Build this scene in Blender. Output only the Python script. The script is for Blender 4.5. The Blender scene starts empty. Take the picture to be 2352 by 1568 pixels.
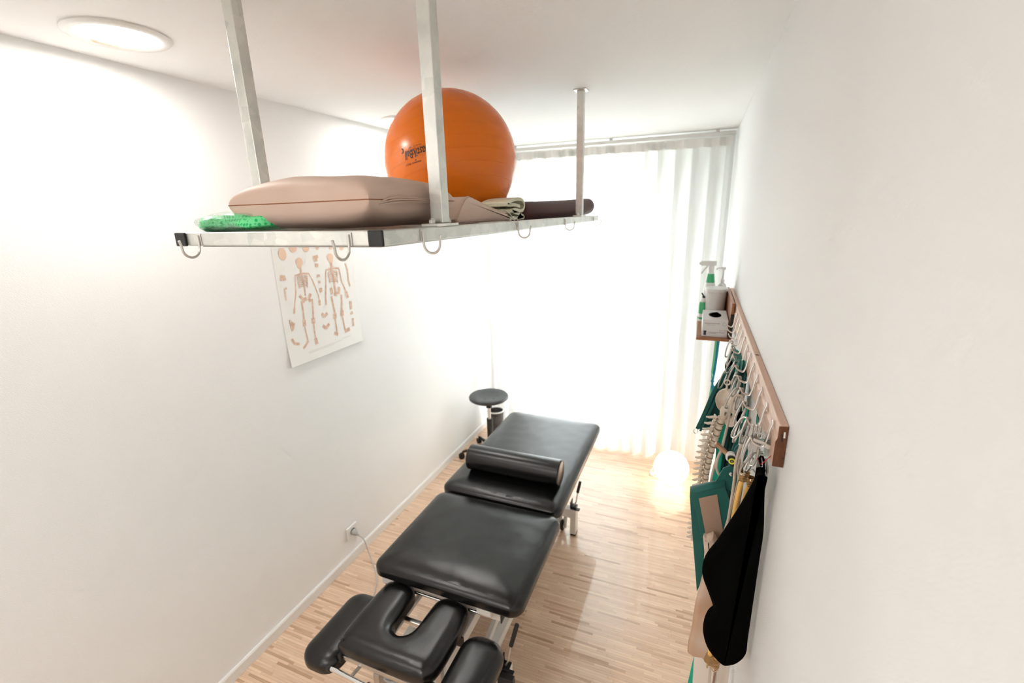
import bpy, bmesh, math, random, json
from mathutils import Vector, Matrix, Euler, noise
random.seed(7)
S = bpy.context.scene
COL = S.collection
PI = math.pi
W = 1.982      # room width (left wall x=0, right wall x=W)
YB = 3.86      # window wall
YF = -1.7      # wall behind the photographer
HC = 2.5       # ceiling height
V = Vector

# ------------------------------------------------------------------ materials
MATS = {}
def mat(name, col=(.8,.8,.8), rough=.5, metal=0., bump=None, vary=None, spec=.5, coat=0., emis=None, es=0., sheen=0., trans=0.):
    """bump=(scale,strength,detail,distance)  vary=(scale,colour2,detail) : slow blotchy second colour"""
    if name in MATS: return MATS[name]
    m = bpy.data.materials.new(name); m.use_nodes = True
    nt = m.node_tree; n = nt.nodes; l = nt.links
    b = n['Principled BSDF']
    b.inputs['Base Color'].default_value = (*col,1); b.inputs['Roughness'].default_value = rough
    b.inputs['Metallic'].default_value = metal; b.inputs['Specular IOR Level'].default_value = spec
    b.inputs['Coat Weight'].default_value = coat; b.inputs['Sheen Weight'].default_value = sheen
    b.inputs['Transmission Weight'].default_value = trans
    if emis: b.inputs['Emission Color'].default_value = (*emis,1); b.inputs['Emission Strength'].default_value = es
    tc = n.new('ShaderNodeTexCoord')
    if vary:
        t = n.new('ShaderNodeTexNoise'); t.inputs['Scale'].default_value = vary[0]; t.inputs['Detail'].default_value = vary[2]
        r = n.new('ShaderNodeValToRGB'); r.color_ramp.elements[0].position=.38; r.color_ramp.elements[1].position=.64
        r.color_ramp.elements[0].color=(*col,1); r.color_ramp.elements[1].color=(*vary[1],1)
        l.new(tc.outputs['Object'],t.inputs['Vector']); l.new(t.outputs['Fac'],r.inputs['Fac']); l.new(r.outputs['Color'],b.inputs['Base Color'])
    if bump:
        t = n.new('ShaderNodeTexNoise'); t.inputs['Scale'].default_value = bump[0]; t.inputs['Detail'].default_value = bump[2]
        q = n.new('ShaderNodeBump'); q.inputs['Strength'].default_value = bump[1]; q.inputs['Distance'].default_value = bump[3]
        l.new(tc.outputs['Object'],t.inputs['Vector']); l.new(t.outputs['Fac'],q.inputs['Height']); l.new(q.outputs['Normal'],b.inputs['Normal'])
    MATS[name] = m
    return m

def wall_mat():
    m = mat('painted_fibre_wallpaper',(.90,.90,.89),.75,spec=.25)
    n=m.node_tree.nodes; l=m.node_tree.links; b=n['Principled BSDF']; tc=n['Texture Coordinate']
    mp=n.new('ShaderNodeMapping'); mp.inputs['Rotation'].default_value=(.79,.3,.3)
    w1=n.new('ShaderNodeTexWave'); w1.inputs['Scale'].default_value=75; w1.inputs['Distortion'].default_value=9; w1.inputs['Detail'].default_value=2; w1.inputs['Detail Scale'].default_value=2; w1.bands_direction='Z'
    no=n.new('ShaderNodeTexNoise'); no.inputs['Scale'].default_value=180; no.inputs['Detail'].default_value=3
    ad=n.new('ShaderNodeMath'); ad.operation='ADD'
    q=n.new('ShaderNodeBump'); q.inputs['Strength'].default_value=.30; q.inputs['Distance'].default_value=.0007
    l.new(tc.outputs['Object'],mp.inputs['Vector']); l.new(mp.outputs['Vector'],w1.inputs['Vector']); l.new(tc.outputs['Object'],no.inputs['Vector'])
    l.new(w1.outputs['Fac'],ad.inputs[0]); l.new(no.outputs['Fac'],ad.inputs[1]); l.new(ad.outputs[0],q.inputs['Height']); l.new(q.outputs['Normal'],b.inputs['Normal'])
    return m

def floor_mat():
    m = mat('industrial_parquet',(.6,.3,.16),.33,spec=.5,coat=.6)
    n=m.node_tree.nodes; l=m.node_tree.links; b=n['Principled BSDF']; tc=n['Texture Coordinate']
    def M(op,a,c=None):
        k=n.new('ShaderNodeMath'); k.operation=op
        for i,x in enumerate((a,c)):
            if x is None: continue
            if isinstance(x,(int,float)): k.inputs[i].default_value=x
            else: l.new(x,k.inputs[i])
        return k.outputs[0]
    s=n.new('ShaderNodeSeparateXYZ'); l.new(tc.outputs['Object'],s.inputs[0])
    row=M('FLOOR',M('DIVIDE',s.outputs['Y'],.0125))
    w=n.new('ShaderNodeTexWhiteNoise'); w.noise_dimensions='1D'; l.new(row,w.inputs['W'])
    cx=M('ADD',M('DIVIDE',s.outputs['X'],.21),w.outputs['Value']); col=M('FLOOR',cx)
    cmb=n.new('ShaderNodeCombineXYZ'); l.new(row,cmb.inputs[0]); l.new(col,cmb.inputs[1])
    w2=n.new('ShaderNodeTexWhiteNoise'); w2.noise_dimensions='2D'; l.new(cmb.outputs[0],w2.inputs['Vector'])
    r=n.new('ShaderNodeValToRGB'); e=r.color_ramp.elements
    e[0].position=0; e[0].color=(.50,.31,.19,1); e[1].position=1; e[1].color=(.84,.62,.44,1)
    for p,c in ((.06,(.62,.40,.26,1)),(.18,(.72,.50,.345,1)),(.7,(.77,.545,.385,1))):
        k=e.new(p); k.color=c
    l.new(w2.outputs['Value'],r.inputs['Fac'])
    mp=n.new('ShaderNodeMapping'); mp.inputs['Scale'].default_value=(9,160,1); l.new(tc.outputs['Object'],mp.inputs['Vector'])
    g=n.new('ShaderNodeTexNoise'); g.inputs['Scale'].default_value=1; g.inputs['Detail'].default_value=4; l.new(mp.outputs[0],g.inputs['Vector'])
    mx=n.new('ShaderNodeMixRGB'); mx.blend_type='OVERLAY'; mx.inputs['Fac'].default_value=.35
    l.new(r.outputs['Color'],mx.inputs[1]); l.new(g.outputs['Fac'],mx.inputs[2])
    # fine joints between lamellas
    fy=M('FRACT',M('DIVIDE',s.outputs['Y'],.0125)); jt=M('LESS_THAN',fy,.07)
    fx=M('FRACT',cx); jx=M('LESS_THAN',fx,.006); j=M('MULTIPLY',M('MAXIMUM',jt,jx),.45)
    m2=n.new('ShaderNodeMixRGB'); m2.inputs[2].default_value=(.2,.08,.035,1); l.new(j,m2.inputs['Fac']); l.new(mx.outputs[0],m2.inputs[1])
    l.new(m2.outputs[0],b.inputs['Base Color'])
    q=n.new('ShaderNodeBump'); q.inputs['Strength'].default_value=.12; q.inputs['Distance'].default_value=.0008
    l.new(g.outputs['Fac'],q.inputs['Height']); l.new(q.outputs['Normal'],b.inputs['Normal'])
    return m

def wood_mat(name,c1,c2,scale=(2,30,30),rough=.5):
    m=mat(name,c1,rough); n=m.node_tree.nodes; l=m.node_tree.links; b=n['Principled BSDF']; tc=n['Texture Coordinate']
    mp=n.new('ShaderNodeMapping'); mp.inputs['Scale'].default_value=scale; l.new(tc.outputs['Object'],mp.inputs['Vector'])
    g=n.new('ShaderNodeTexNoise'); g.inputs['Scale'].default_value=1; g.inputs['Detail'].default_value=5; g.inputs['Distortion'].default_value=.6; l.new(mp.outputs[0],g.inputs['Vector'])
    r=n.new('ShaderNodeValToRGB'); r.color_ramp.elements[0].position=.35; r.color_ramp.elements[1].position=.65
    r.color_ramp.elements[0].color=(*c1,1); r.color_ramp.elements[1].color=(*c2,1)
    l.new(g.outputs['Fac'],r.inputs['Fac']); l.new(r.outputs[0],b.inputs['Base Color'])
    return m

def cloth_sheer():
    m=bpy.data.materials.new('sheer_voile'); m.use_nodes=True; nt=m.node_tree; n=nt.nodes; l=nt.links; n.clear()
    o=n.new('ShaderNodeOutputMaterial'); tr=n.new('ShaderNodeBsdfTransparent'); tl=n.new('ShaderNodeBsdfTranslucent'); df=n.new('ShaderNodeBsdfDiffuse')
    tl.inputs[0].default_value=(.88,.89,.88,1); df.inputs[0].default_value=(.93,.91,.88,1)
    a=n.new('ShaderNodeMixShader'); a.inputs[0].default_value=.35; l.new(tl.outputs[0],a.inputs[1]); l.new(df.outputs[0],a.inputs[2])
    c=n.new('ShaderNodeMixShader'); c.inputs[0].default_value=.90; l.new(tr.outputs[0],c.inputs[1]); l.new(a.outputs[0],c.inputs[2])
    l.new(c.outputs[0],o.inputs[0]); return m

def glass_mat():
    m=bpy.data.materials.new('window_glass'); m.use_nodes=True; nt=m.node_tree; n=nt.nodes; l=nt.links; n.clear()
    o=n.new('ShaderNodeOutputMaterial'); tr=n.new('ShaderNodeBsdfTransparent'); gl=n.new('ShaderNodeBsdfGlossy'); gl.inputs['Roughness'].default_value=.02
    c=n.new('ShaderNodeMixShader'); c.inputs[0].default_value=.06; l.new(tr.outputs[0],c.inputs[1]); l.new(gl.outputs[0],c.inputs[2]); l.new(c.outputs[0],o.inputs[0]); return m

def film_mat():
    m=bpy.data.materials.new('clear_plastic_film'); m.use_nodes=True; nt=m.node_tree; n=nt.nodes; l=nt.links; n.clear()
    o=n.new('ShaderNodeOutputMaterial'); tr=n.new('ShaderNodeBsdfTransparent'); gl=n.new('ShaderNodeBsdfPrincipled'); gl.inputs['Roughness'].default_value=.15; gl.inputs['Base Color'].default_value=(.8,.95,.85,1)
    lw=n.new('ShaderNodeLayerWeight'); lw.inputs['Blend'].default_value=.35
    no=n.new('ShaderNodeTexNoise'); no.inputs['Scale'].default_value=28; q=n.new('ShaderNodeBump'); q.inputs['Strength'].default_value=.8; q.inputs['Distance'].default_value=.01
    l.new(no.outputs['Fac'],q.inputs['Height']); l.new(q.outputs[0],gl.inputs['Normal']); l.new(q.outputs[0],lw.inputs['Normal'])
    mm=n.new('ShaderNodeMath'); mm.operation='MULTIPLY_ADD'; mm.inputs[1].default_value=.42; mm.inputs[2].default_value=.06; l.new(lw.outputs['Facing'],mm.inputs[0])
    c=n.new('ShaderNodeMixShader'); l.new(mm.outputs[0],c.inputs[0]); l.new(tr.outputs[0],c.inputs[1]); l.new(gl.outputs[0],c.inputs[2]); l.new(c.outputs[0],o.inputs[0]); return m

def spotted_green():
    m=mat('green_honeycomb_gel',(.0,.6,.16),.35); n=m.node_tree.nodes; l=m.node_tree.links; b=n['Principled BSDF']; tc=n['Texture Coordinate']
    v=n.new('ShaderNodeTexVoronoi'); v.inputs['Scale'].default_value=120; v.inputs['Randomness'].default_value=.25; l.new(tc.outputs['Object'],v.inputs['Vector'])
    r=n.new('ShaderNodeValToRGB'); r.color_ramp.elements[0].position=.32; r.color_ramp.elements[1].position=.5
    r.color_ramp.elements[0].color=(.0,.58,.15,1); r.color_ramp.elements[1].color=(.20,.92,.40,1)
    l.new(v.outputs['Distance'],r.inputs['Fac']); l.new(r.outputs[0],b.inputs['Base Color']); b.inputs['Subsurface Weight'].default_value=.3; b.inputs['Subsurface Radius'].default_value=(.01,.02,.01)
    return m

def galv_mat():
    m=mat('galvanised_steel',(.62,.63,.60),.38,.85); n=m.node_tree.nodes; l=m.node_tree.links; b=n['Principled BSDF']; tc=n['Texture Coordinate']
    t=n.new('ShaderNodeTexVoronoi'); t.inputs['Scale'].default_value=35; l.new(tc.outputs['Object'],t.inputs['Vector'])
    t2=n.new('ShaderNodeTexNoise'); t2.inputs['Scale'].default_value=14; t2.inputs['Detail'].default_value=5; l.new(tc.outputs['Object'],t2.inputs['Vector'])
    mx=n.new('ShaderNodeMixRGB'); mx.inputs[0].default_value=.7; l.new(t.outputs['Color'],mx.inputs[1]); l.new(t2.outputs['Fac'],mx.inputs[2])
    r=n.new('ShaderNodeValToRGB'); r.color_ramp.elements[0].position=.3; r.color_ramp.elements[1].position=.7
    r.color_ramp.elements[0].color=(.58,.60,.57,1); r.color_ramp.elements[1].color=(.80,.79,.75,1)
    l.new(mx.outputs[0],r.inputs['Fac']); l.new(r.outputs[0],b.inputs['Base Color'])
    rr=n.new('ShaderNodeMapRange'); rr.inputs['To Min'].default_value=.3; rr.inputs['To Max'].default_value=.55; l.new(t2.outputs['Fac'],rr.inputs['Value']); l.new(rr.outputs[0],b.inputs['Roughness'])
    return m

def leather_mat():
    m=mat('black_leatherette',(.005,.005,.0052),.25,spec=.5); n=m.node_tree.nodes; l=m.node_tree.links; b=n['Principled BSDF']; tc=n['Texture Coordinate']
    v=n.new('ShaderNodeTexVoronoi'); v.inputs['Scale'].default_value=420; l.new(tc.outputs['Object'],v.inputs['Vector'])
    t=n.new('ShaderNodeTexNoise'); t.inputs['Scale'].default_value=22; t.inputs['Detail'].default_value=5; l.new(tc.outputs['Object'],t.inputs['Vector'])
    q=n.new('ShaderNodeBump'); q.inputs['Strength'].default_value=.25; q.inputs['Distance'].default_value=.0006; l.new(v.outputs['Distance'],q.inputs['Height'])
    q2=n.new('ShaderNodeBump'); q2.inputs['Strength'].default_value=.22; q2.inputs['Distance'].default_value=.002; l.new(t.outputs['Fac'],q2.inputs['Height']); l.new(q.outputs[0],q2.inputs['Normal']); l.new(q2.outputs[0],b.inputs['Normal'])
    return m

WALL=wall_mat(); CEIL=mat('ceiling_plaster',(.94,.94,.93),.8,bump=(120,.5,4,.0015),spec=.2); FLOOR=floor_mat()
WHITE=mat('white_paint',(.85,.84,.81),.4); WPLAST=mat('white_plastic',(.85,.84,.82),.35); POWDER=mat('white_powder_coat',(.82,.78,.73),.35)
BLACKP=mat('black_plastic',(.012,.012,.012),.45); RUB=mat('black_rubber',(.02,.02,.02),.7); LEA=leather_mat(); GALV=galv_mat()
CHROME=mat('chrome',(.8,.8,.79),.15,1.); STEEL=mat('brushed_steel',(.62,.60,.57),.3,1.); BRASS=mat('brass',(.62,.42,.22),.33,1.)
STOOLM=mat('stool_polyurethane',(.035,.037,.04),.45,bump=(300,.1,2,.001)); BEIGE=mat('beige_leatherette',(.66,.47,.37),.55,bump=(200,.15,3,.001),vary=(5,(.72,.54,.44),2),spec=.35)
SEAM=mat('brown_thread',(.35,.13,.06),.7); BROWN=mat('dark_brown_leatherette',(.07,.022,.018),.55,spec=.35)
TEAL=mat('teal_nylon',(.0,.105,.09),.65,bump=(350,.3,3,.001),sheen=.2); TEALL=mat('light_teal_cloth',(.06,.30,.25),.7,bump=(60,.4,4,.004),vary=(14,(.16,.42,.36),3)); TEALD=mat('dark_teal_cloth',(.0,.05,.045),.8,bump=(350,.3,3,.001))
BGREEN=mat('bright_green_band',(.0,.42,.28),.45); BONE=mat('bone_plastic',(.78,.70,.60),.5,bump=(60,.3,4,.003),vary=(18,(.68,.55,.43),3)); ROPE=mat('beige_rope',(.62,.52,.43),.8,bump=(500,.8,2,.002)); ROPEB=mat('brown_rope',(.36,.22,.15),.8,bump=(500,.8,2,.002))
YEL=mat('yellow_rubber',(.95,.56,.16),.45); BLACKC=mat('black_cloth',(.0015,.0015,.0015),.95,spec=.05); CREAM=mat('cream_towel',(.93,.90,.70),.9,bump=(250,.8,3,.003))
VELC=mat('beige_velcro',(.42,.28,.2),.9,bump=(600,.8,2,.002)); WRAPM=mat('beige_wrap',(.66,.52,.42),.75,vary=(9,(.56,.36,.24),2)); OFFW=mat('off_white_board',(.80,.72,.64),.6); RED=mat('red_cord',(.5,.03,.03),.6)  # second colour of the beige wrap paints its shadows as brown blotches
RAILW=wood_mat('larch_wood',(.66,.42,.30),(.80,.58,.45),(40,1.5,60)); ENDG=wood_mat('larch_end_grain',(.10,.030,.008),(.15,.050,.016),(120,30,60)); SHW=wood_mat('brown_board',(.34,.13,.05),(.42,.17,.07),(30,3,30),.35); SLATW=wood_mat('cleat_wood',(.42,.23,.13),(.5,.3,.18),(60,60,20))
GREY=mat('grey_cable',(.5,.5,.49),.5); BINM=mat('grey_bin',(.09,.09,.09),.35); SHEER=cloth_sheer(); GLASS=glass_mat(); FILM=film_mat(); GGEL=spotted_green()

# ------------------------------------------------------------------ mesh helpers
def ortho(d):
    d=V(d).normalized(); u=d.cross(V((0,0,1)))
    if u.length<1e-4: u=d.cross(V((0,1,0)))
    u.normalize(); return u, d.cross(u).normalized()
class MB:
    def __init__(s): s.bm=bmesh.new(); s.done=0
    def setmat(s,i):
        s.bm.faces.ensure_lookup_table()
        for f in s.bm.faces[s.done:]: f.material_index=i
        s.done=len(s.bm.faces); return s
    def ring(s,pts): return [s.bm.verts.new(p) for p in pts]
    def bridge(s,a,b,closed=True):
        n=len(a)
        for i in range(n if closed else n-1):
            j=(i+1)%n
            try: s.bm.faces.new((a[i],a[j],b[j],b[i]))
            except ValueError: pass
    def cap(s,r,flip=False):
        try: s.bm.faces.new(r[::-1] if flip else r)
        except ValueError: pass
    def box(s,x0,x1,y0,y1,z0,z1,M=None):
        a=[V(p) for p in ((x0,y0,z0),(x1,y0,z0),(x1,y1,z0),(x0,y1,z0),(x0,y0,z1),(x1,y0,z1),(x1,y1,z1),(x0,y1,z1))]
        if M is not None: a=[M@p for p in a]
        v=s.ring(a)
        for f in ((3,2,1,0),(4,5,6,7),(0,1,5,4),(1,2,6,5),(2,3,7,6),(3,0,4,7)): s.bm.faces.new([v[i] for i in f])
        return s
    def bar(s,p0,p1,w,h,up=(0,0,1)):
        p0=V(p0);p1=V(p1);d=(p1-p0); L=d.length; d.normalize(); u=d.cross(V(up))
        if u.length<1e-3: u=d.cross(V((1,0,0)))
        u.normalize(); v=u.cross(d).normalized()
        M=Matrix(((u.x,d.x,v.x,p0.x),(u.y,d.y,v.y,p0.y),(u.z,d.z,v.z,p0.z),(0,0,0,1)))
        return s.box(-w/2,w/2,0,L,-h/2,h/2,M)
    def cyl(s,p0,p1,r0,r1=None,n=20,caps=True):
        r1=r0 if r1 is None else r1; p0=V(p0);p1=V(p1);u,v=ortho(p1-p0)
        R=[s.ring([p+ (u*math.cos(2*PI*i/n)+v*math.sin(2*PI*i/n))*r for i in range(n)]) for p,r in ((p0,r0),(p1,r1))]
        s.bridge(R[0],R[1])
        if caps: s.cap(R[0],True); s.cap(R[1])
        return s
    def tube(s,pts,r,n=8,closed=False,rr=None):
        P=[V(p) for p in pts]; m=len(P); rings=[]; u=None
        for i,p in enumerate(P):
            t=(P[(i+1)%m]-P[i-1]) if closed else (P[min(i+1,m-1)]-P[max(i-1,0)])
            t.normalize()
            if u is None: u,_=ortho(t)
            u=(u-t*u.dot(t)).normalized(); v=t.cross(u)
            q=rr[i] if rr else r
            rings.append(s.ring([p+(u*math.cos(2*PI*k/n)+v*math.sin(2*PI*k/n))*q for k in range(n)]))
        for i in range(m-1): s.bridge(rings[i],rings[i+1])
        if closed: s.bridge(rings[-1],rings[0])
        else: s.cap(rings[0],True); s.cap(rings[-1])
        return s
    def lathe(s,prof,o,axis=(0,0,1),n=32,caps=True):
        o=V(o);a=V(axis).normalized();u,v=ortho(a); R=[]
        for r,z in prof: R.append(s.ring([o+a*z+(u*math.cos(2*PI*i/n)+v*math.sin(2*PI*i/n))*max(r,1e-5) for i in range(n)]))
        for i in range(len(R)-1): s.bridge(R[i],R[i+1])
        if caps: s.cap(R[0],True); s.cap(R[-1])
        return s
    def sphere(s,c,r,n=24,m=14,sc=(1,1,1)):
        c=V(c); rows=[]
        for j in range(1,m):
            t=PI*j/m; rows.append(s.ring([c+V((r*sc[0]*math.sin(t)*math.cos(2*PI*i/n),r*sc[1]*math.sin(t)*math.sin(2*PI*i/n),r*sc[2]*math.cos(t))) for i in range(n)]))
        for i in range(len(rows)-1): s.bridge(rows[i+1],rows[i])
        a=s.bm.verts.new(c+V((0,0,r*sc[2]))); b=s.bm.verts.new(c-V((0,0,r*sc[2])))
        for i in range(n):
            s.bm.faces.new((rows[0][i],rows[0][(i+1)%n],a)); s.bm.faces.new((rows[-1][(i+1)%n],rows[-1][i],b))
        return s
    def build(s,name,m,parent=None,smooth=True,bevel=0,seg=2,sub=0,shift=True):
        bm=s.bm; bmesh.ops.remove_doubles(bm,verts=bm.verts,dist=1e-6); bmesh.ops.recalc_face_normals(bm,faces=bm.faces)
        lo=V([min(v.co[i] for v in bm.verts) for i in range(3)]); hi=V([max(v.co[i] for v in bm.verts) for i in range(3)])
        c=(lo+hi)/2
        if parent is None: c.z=lo.z
        bmesh.ops.translate(bm,verts=bm.verts,vec=-c)
        me=bpy.data.meshes.new(name); bm.to_mesh(me); bm.free()
        for q_ in (m if isinstance(m,(list,tuple)) else [m]): me.materials.append(q_)
        o=bpy.data.objects.new(name,me); COL.objects.link(o)
        off=V((0,0,0)); p=parent
        while p is not None: off+=p.location; p=p.parent
        o.parent=parent; o.location=c-off
        if smooth:
            for f in me.polygons: f.use_smooth=True
            me.set_sharp_from_angle(angle=math.radians(38))
        if bevel:
            b=o.modifiers.new('bevel','BEVEL'); b.width=bevel; b.segments=seg; b.limit_method='ANGLE'; b.angle_limit=math.radians(40)
        if sub:
            q=o.modifiers.new('sub','SUBSURF'); q.levels=sub; q.render_levels=sub
        return o
def tag(o,label,cat,group=None,kind=None):
    if label: o['label']=label
    if cat: o['category']=cat
    if group: o['group']=group
    if kind: o['kind']=kind
    return o
def root(name,loc,label,cat,group=None):
    o=bpy.data.objects.new(name,None); o.empty_display_size=.05; o.location=loc; COL.objects.link(o); return tag(o,label,cat,group)
def struct(o): o['kind']='structure'; return o
def copy_tree(o,parent=None):
    c=o.copy(); COL.objects.link(c)
    if parent is not None: c.parent=parent
    for ch in list(o.children): copy_tree(ch,c)
    return c
def smoothpath(P,k=6):
    P=[V(p) for p in P]; out=[]
    for i in range(len(P)-1):
        a,b,c,d=P[max(i-1,0)],P[i],P[i+1],P[min(i+2,len(P)-1)]
        for j in range(k):
            t=j/k; out.append(.5*((2*b)+(c-a)*t+(2*a-5*b+4*c-d)*t*t+(3*b-a-3*c+d)*t**3))
    out.append(P[-1]); return out
def area2(p): return sum(p[i-1][0]*p[i][1]-p[i][0]*p[i-1][1] for i in range(len(p)))/2
def inset(p,d):
    """offset a CCW 2-D outline inwards by d"""
    n=len(p); out=[]
    for i in range(n):
        a=V(p[i-1]);b=V(p[i]);c=V(p[(i+1)%n])
        e1=(b-a);e2=(c-b)
        if e1.length<1e-9: e1=e2
        if e2.length<1e-9: e2=e1
        e1.normalize();e2.normalize()
        n1=V((-e1.y,e1.x));n2=V((-e2.y,e2.x)); m=(n1+n2)
        if m.length<1e-6: m=n1
        m.normalize(); k=max(.5,m.dot(n1)); out.append(tuple(b+m*(d/k)))
    return out
def smooth2(P,k=4):
    P=[V((p[0],p[1],0)) for p in P]; n=len(P); out=[]
    for i in range(n):
        a,b,c,d=P[i-1],P[i],P[(i+1)%n],P[(i+2)%n]
        for j in range(k):
            t=j/k; q=.5*((2*b)+(c-a)*t+(2*a-5*b+4*c-d)*t*t+(3*b-a-3*c+d)*t**3); out.append((q.x,q.y))
    return out
def padded(mb,outline,prof,fn):
    """outline 2-D; prof list of (inset,height); fn maps (u,v,h) to 3-D"""
    if area2(outline)<0: outline=outline[::-1]
    R=[]
    for d,h in prof:
        q=inset(outline,d) if abs(d)>1e-9 else outline
        R.append(mb.ring([fn(u,v,h) for u,v in q]))
    for i in range(len(R)-1): mb.bridge(R[i],R[i+1])
    mb.cap(R[0],True); mb.cap(R[-1])
def rrect(x0,x1,y0,y1,r,n=7):
    out=[]
    for cx,cy,a0 in ((x1-r,y1-r,0),(x0+r,y1-r,PI/2),(x0+r,y0+r,PI),(x1-r,y0+r,1.5*PI)):
        for i in range(n+1): a=a0+PI/2*i/n; out.append((cx+r*math.cos(a),cy+r*math.sin(a)))
    return out
def roundprof(z0,z1,r,crown=0,ins=.0):
    P=[]
    for i in range(6): a=PI/2*i/5; P.append((r*(1-math.sin(a)),z0+r*(1-math.cos(a))))
    for i in range(6): a=PI/2*i/5; P.append((r*(1-math.cos(a)),z1-r+r*math.sin(a)))
    return P
def cushion(x0,x1,y0,y1,z0,z1,r,edge,crown=.006):
    mb=MB(); out=rrect(x0,x1,y0,y1,r); prof=roundprof(z0,z1,edge)
    R=[]; o2=out if area2(out)>0 else out[::-1]; cx,cy=(x0+x1)/2,(y0+y1)/2; hw,hl=(x1-x0)/2,(y1-y0)/2
    for d,h in prof:
        sx,sy=(hw-d)/hw,(hl-d)/hl
        R.append(mb.ring([V((cx+(u-cx)*sx,cy+(v-cy)*sy,h)) for u,v in o2]))
    for i in range(len(R)-1): mb.bridge(R[i],R[i+1])
    mb.cap(R[0],True)
    last=R[-1]
    for k in (.88,.7,.5,.3,.12):
        sx,sy=(hw-edge)/hw*k,(hl-edge)/hl*k
        q=mb.ring([V((cx+(u-cx)*sx,cy+(v-cy)*sy,z1+crown*(1-k*k))) for u,v in o2]); mb.bridge(last,q); last=q
    mb.cap(last)
    return mb
def slab(outline,y,th,name,m,parent=None,edge=None,smoothit=0,wave=None):
    """an upright piece of cloth or padding: x-z outline at depth y, th thick, edges rounded"""
    o=[(min(p[0],W-.006),p[1]) for p in outline]
    if smoothit: o=smooth2(o,smoothit)
    e=edge if edge is not None else th*.45
    prof=[(d,h-th/2) for d,h in roundprof(0,th,min(e,th*.49))]
    mb=MB()
    f=(lambda u,v,h:V((min(u,W-.004),y+h+(wave(u,v) if wave else 0),v)))
    padded(mb,o,prof,f)
    return mb.build(name,m,parent)

def dist_out(o,x,y):
    m=9.
    for i in range(len(o)):
        ax,ay=o[i-1]; bx,by=o[i]; dx,dy=bx-ax,by-ay; L=dx*dx+dy*dy
        t=0 if L<1e-12 else max(0,min(1,((x-ax)*dx+(y-ay)*dy)/L)); ex,ey=ax+dx*t-x,ay+dy*t-y; q=ex*ex+ey*ey
        if q<m: m=q
    return math.sqrt(m)
def inside(o,x,y):
    c=False
    for i in range(len(o)):
        ax,ay=o[i-1]; bx,by=o[i]
        if (ay>y)!=(by>y) and x<(bx-ax)*(y-ay)/(by-ay)+ax: c=not c
    return c
def puffy(outline,z0,z1,R,step,zm=None,pw=2.3,rb=.012,noise_amp=.0012):
    """upholstered pad: side rounding and crown follow the distance to the edge"""
    o=outline if area2(outline)>0 else outline[::-1]; zm=z0+(z1-z0)*.42 if zm is None else zm
    f=lambda d: zm+(z1-zm)*(1-(1-min(d,R)/R)**pw)**(1/pw)
    mb=MB(); bm=mb.bm; rings=[]
    for k in range(5):
        a=PI/2*k/4; rings.append(mb.ring([V((u,v,z0+rb*(1-math.sin(a)))) for u,v in inset(o,rb*(1-math.cos(PI/2-a))*.9)]) )
    rings=rings[::-1]
    rings=[]
    for k in range(5):
        a=PI/2*k/4; rings.append(mb.ring([V((u,v,z0+rb*(1-math.cos(a)))) for u,v in inset(o,max(1e-6,rb*(1-math.sin(a))))]))
    for d in (0,.0008,.0025,.005,.009,.014,.020): rings.append(mb.ring([V((u,v,f(d))) for u,v in inset(o,max(d,1e-6))]))
    for i in range(len(rings)-1): mb.bridge(rings[i],rings[i+1])
    mb.cap(rings[0],True)
    last=rings[-1]; loop=[bm.edges.get((last[i-1],last[i])) for i in range(len(last))]
    xs=[p[0] for p in o]; ys=[p[1] for p in o]; nx=int((max(xs)-min(xs))/step)+1; ny=int((max(ys)-min(ys))/step)+1
    g={}
    for i in range(nx+1):
        for j in range(ny+1):
            x=min(xs)+i*step; y=min(ys)+j*step
            if inside(o,x,y):
                d=dist_out(o,x,y)
                if d>.020+step*.55: g[i,j]=(x,y,f(d)+noise_amp*noise.noise(V((x*14,y*14,z1))))
    cells=[(i,j) for (i,j) in g if (i+1,j) in g and (i,j+1) in g and (i+1,j+1) in g]
    vv={}
    def gv(k):
        if k not in vv: vv[k]=bm.verts.new(g[k])
        return vv[k]
    fs=[bm.faces.new((gv((i,j)),gv((i+1,j)),gv((i+1,j+1)),gv((i,j+1)))) for i,j in cells]
    be=set()
    for q in fs:
        for e in q.edges:
            if len(e.link_faces)==1: be.add(e)
    bmesh.ops.triangle_fill(bm,use_beauty=True,edges=[e for e in loop if e]+list(be))
    return mb
SKY=6.6; EXPO=1.05
# ================================================================== room
def plane_box(name,a,m): 
    mb=MB(); mb.box(*a); return struct(mb.build(name,m,smooth=False))
plane_box('floor',(-.1,W+.1,YF-.1,YB+.1,-.05,0),FLOOR)
plane_box('ceiling',(-.1,W+.1,YF-.1,YB+.1,HC,HC+.08),CEIL)
plane_box('wall_left',(-.1,0,YF-.1,YB+.1,0,HC),WALL)
plane_box('wall_right',(W,W+.1,YF-.1,YB+.1,0,HC),WALL)
plane_box('wall_front',(0,W,YF-.1,YF,0,HC),WALL)
WX0,WX1,WZ0,WZ1=.36,1.46,.24,2.33
mb=MB(); mb.box(0,WX0,YB,YB+.1,0,HC); mb.box(WX1,W,YB,YB+.1,0,HC); mb.box(WX0,WX1,YB,YB+.1,0,WZ0); mb.box(WX0,WX1,YB,YB+.1,WZ1,HC)
struct(mb.build('wall_back',WALL,smooth=False))
for nm,x0,x1 in (('baseboard_left',0,.013),('baseboard_right',W-.013,W)):
    mb=MB(); y1=YB
    pr=[(0,0),(.013,0),(.013,.05),(.009,.058),(0,.058)]
    R=[mb.ring([V((p[0] if x0==0 else W-p[0],yy,p[1])) for p in pr]) for yy in (YF,y1)]
    mb.bridge(*R); mb.cap(R[0]); mb.cap(R[1],True); struct(mb.build(nm,WHITE,smooth=False,bevel=.001))
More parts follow.
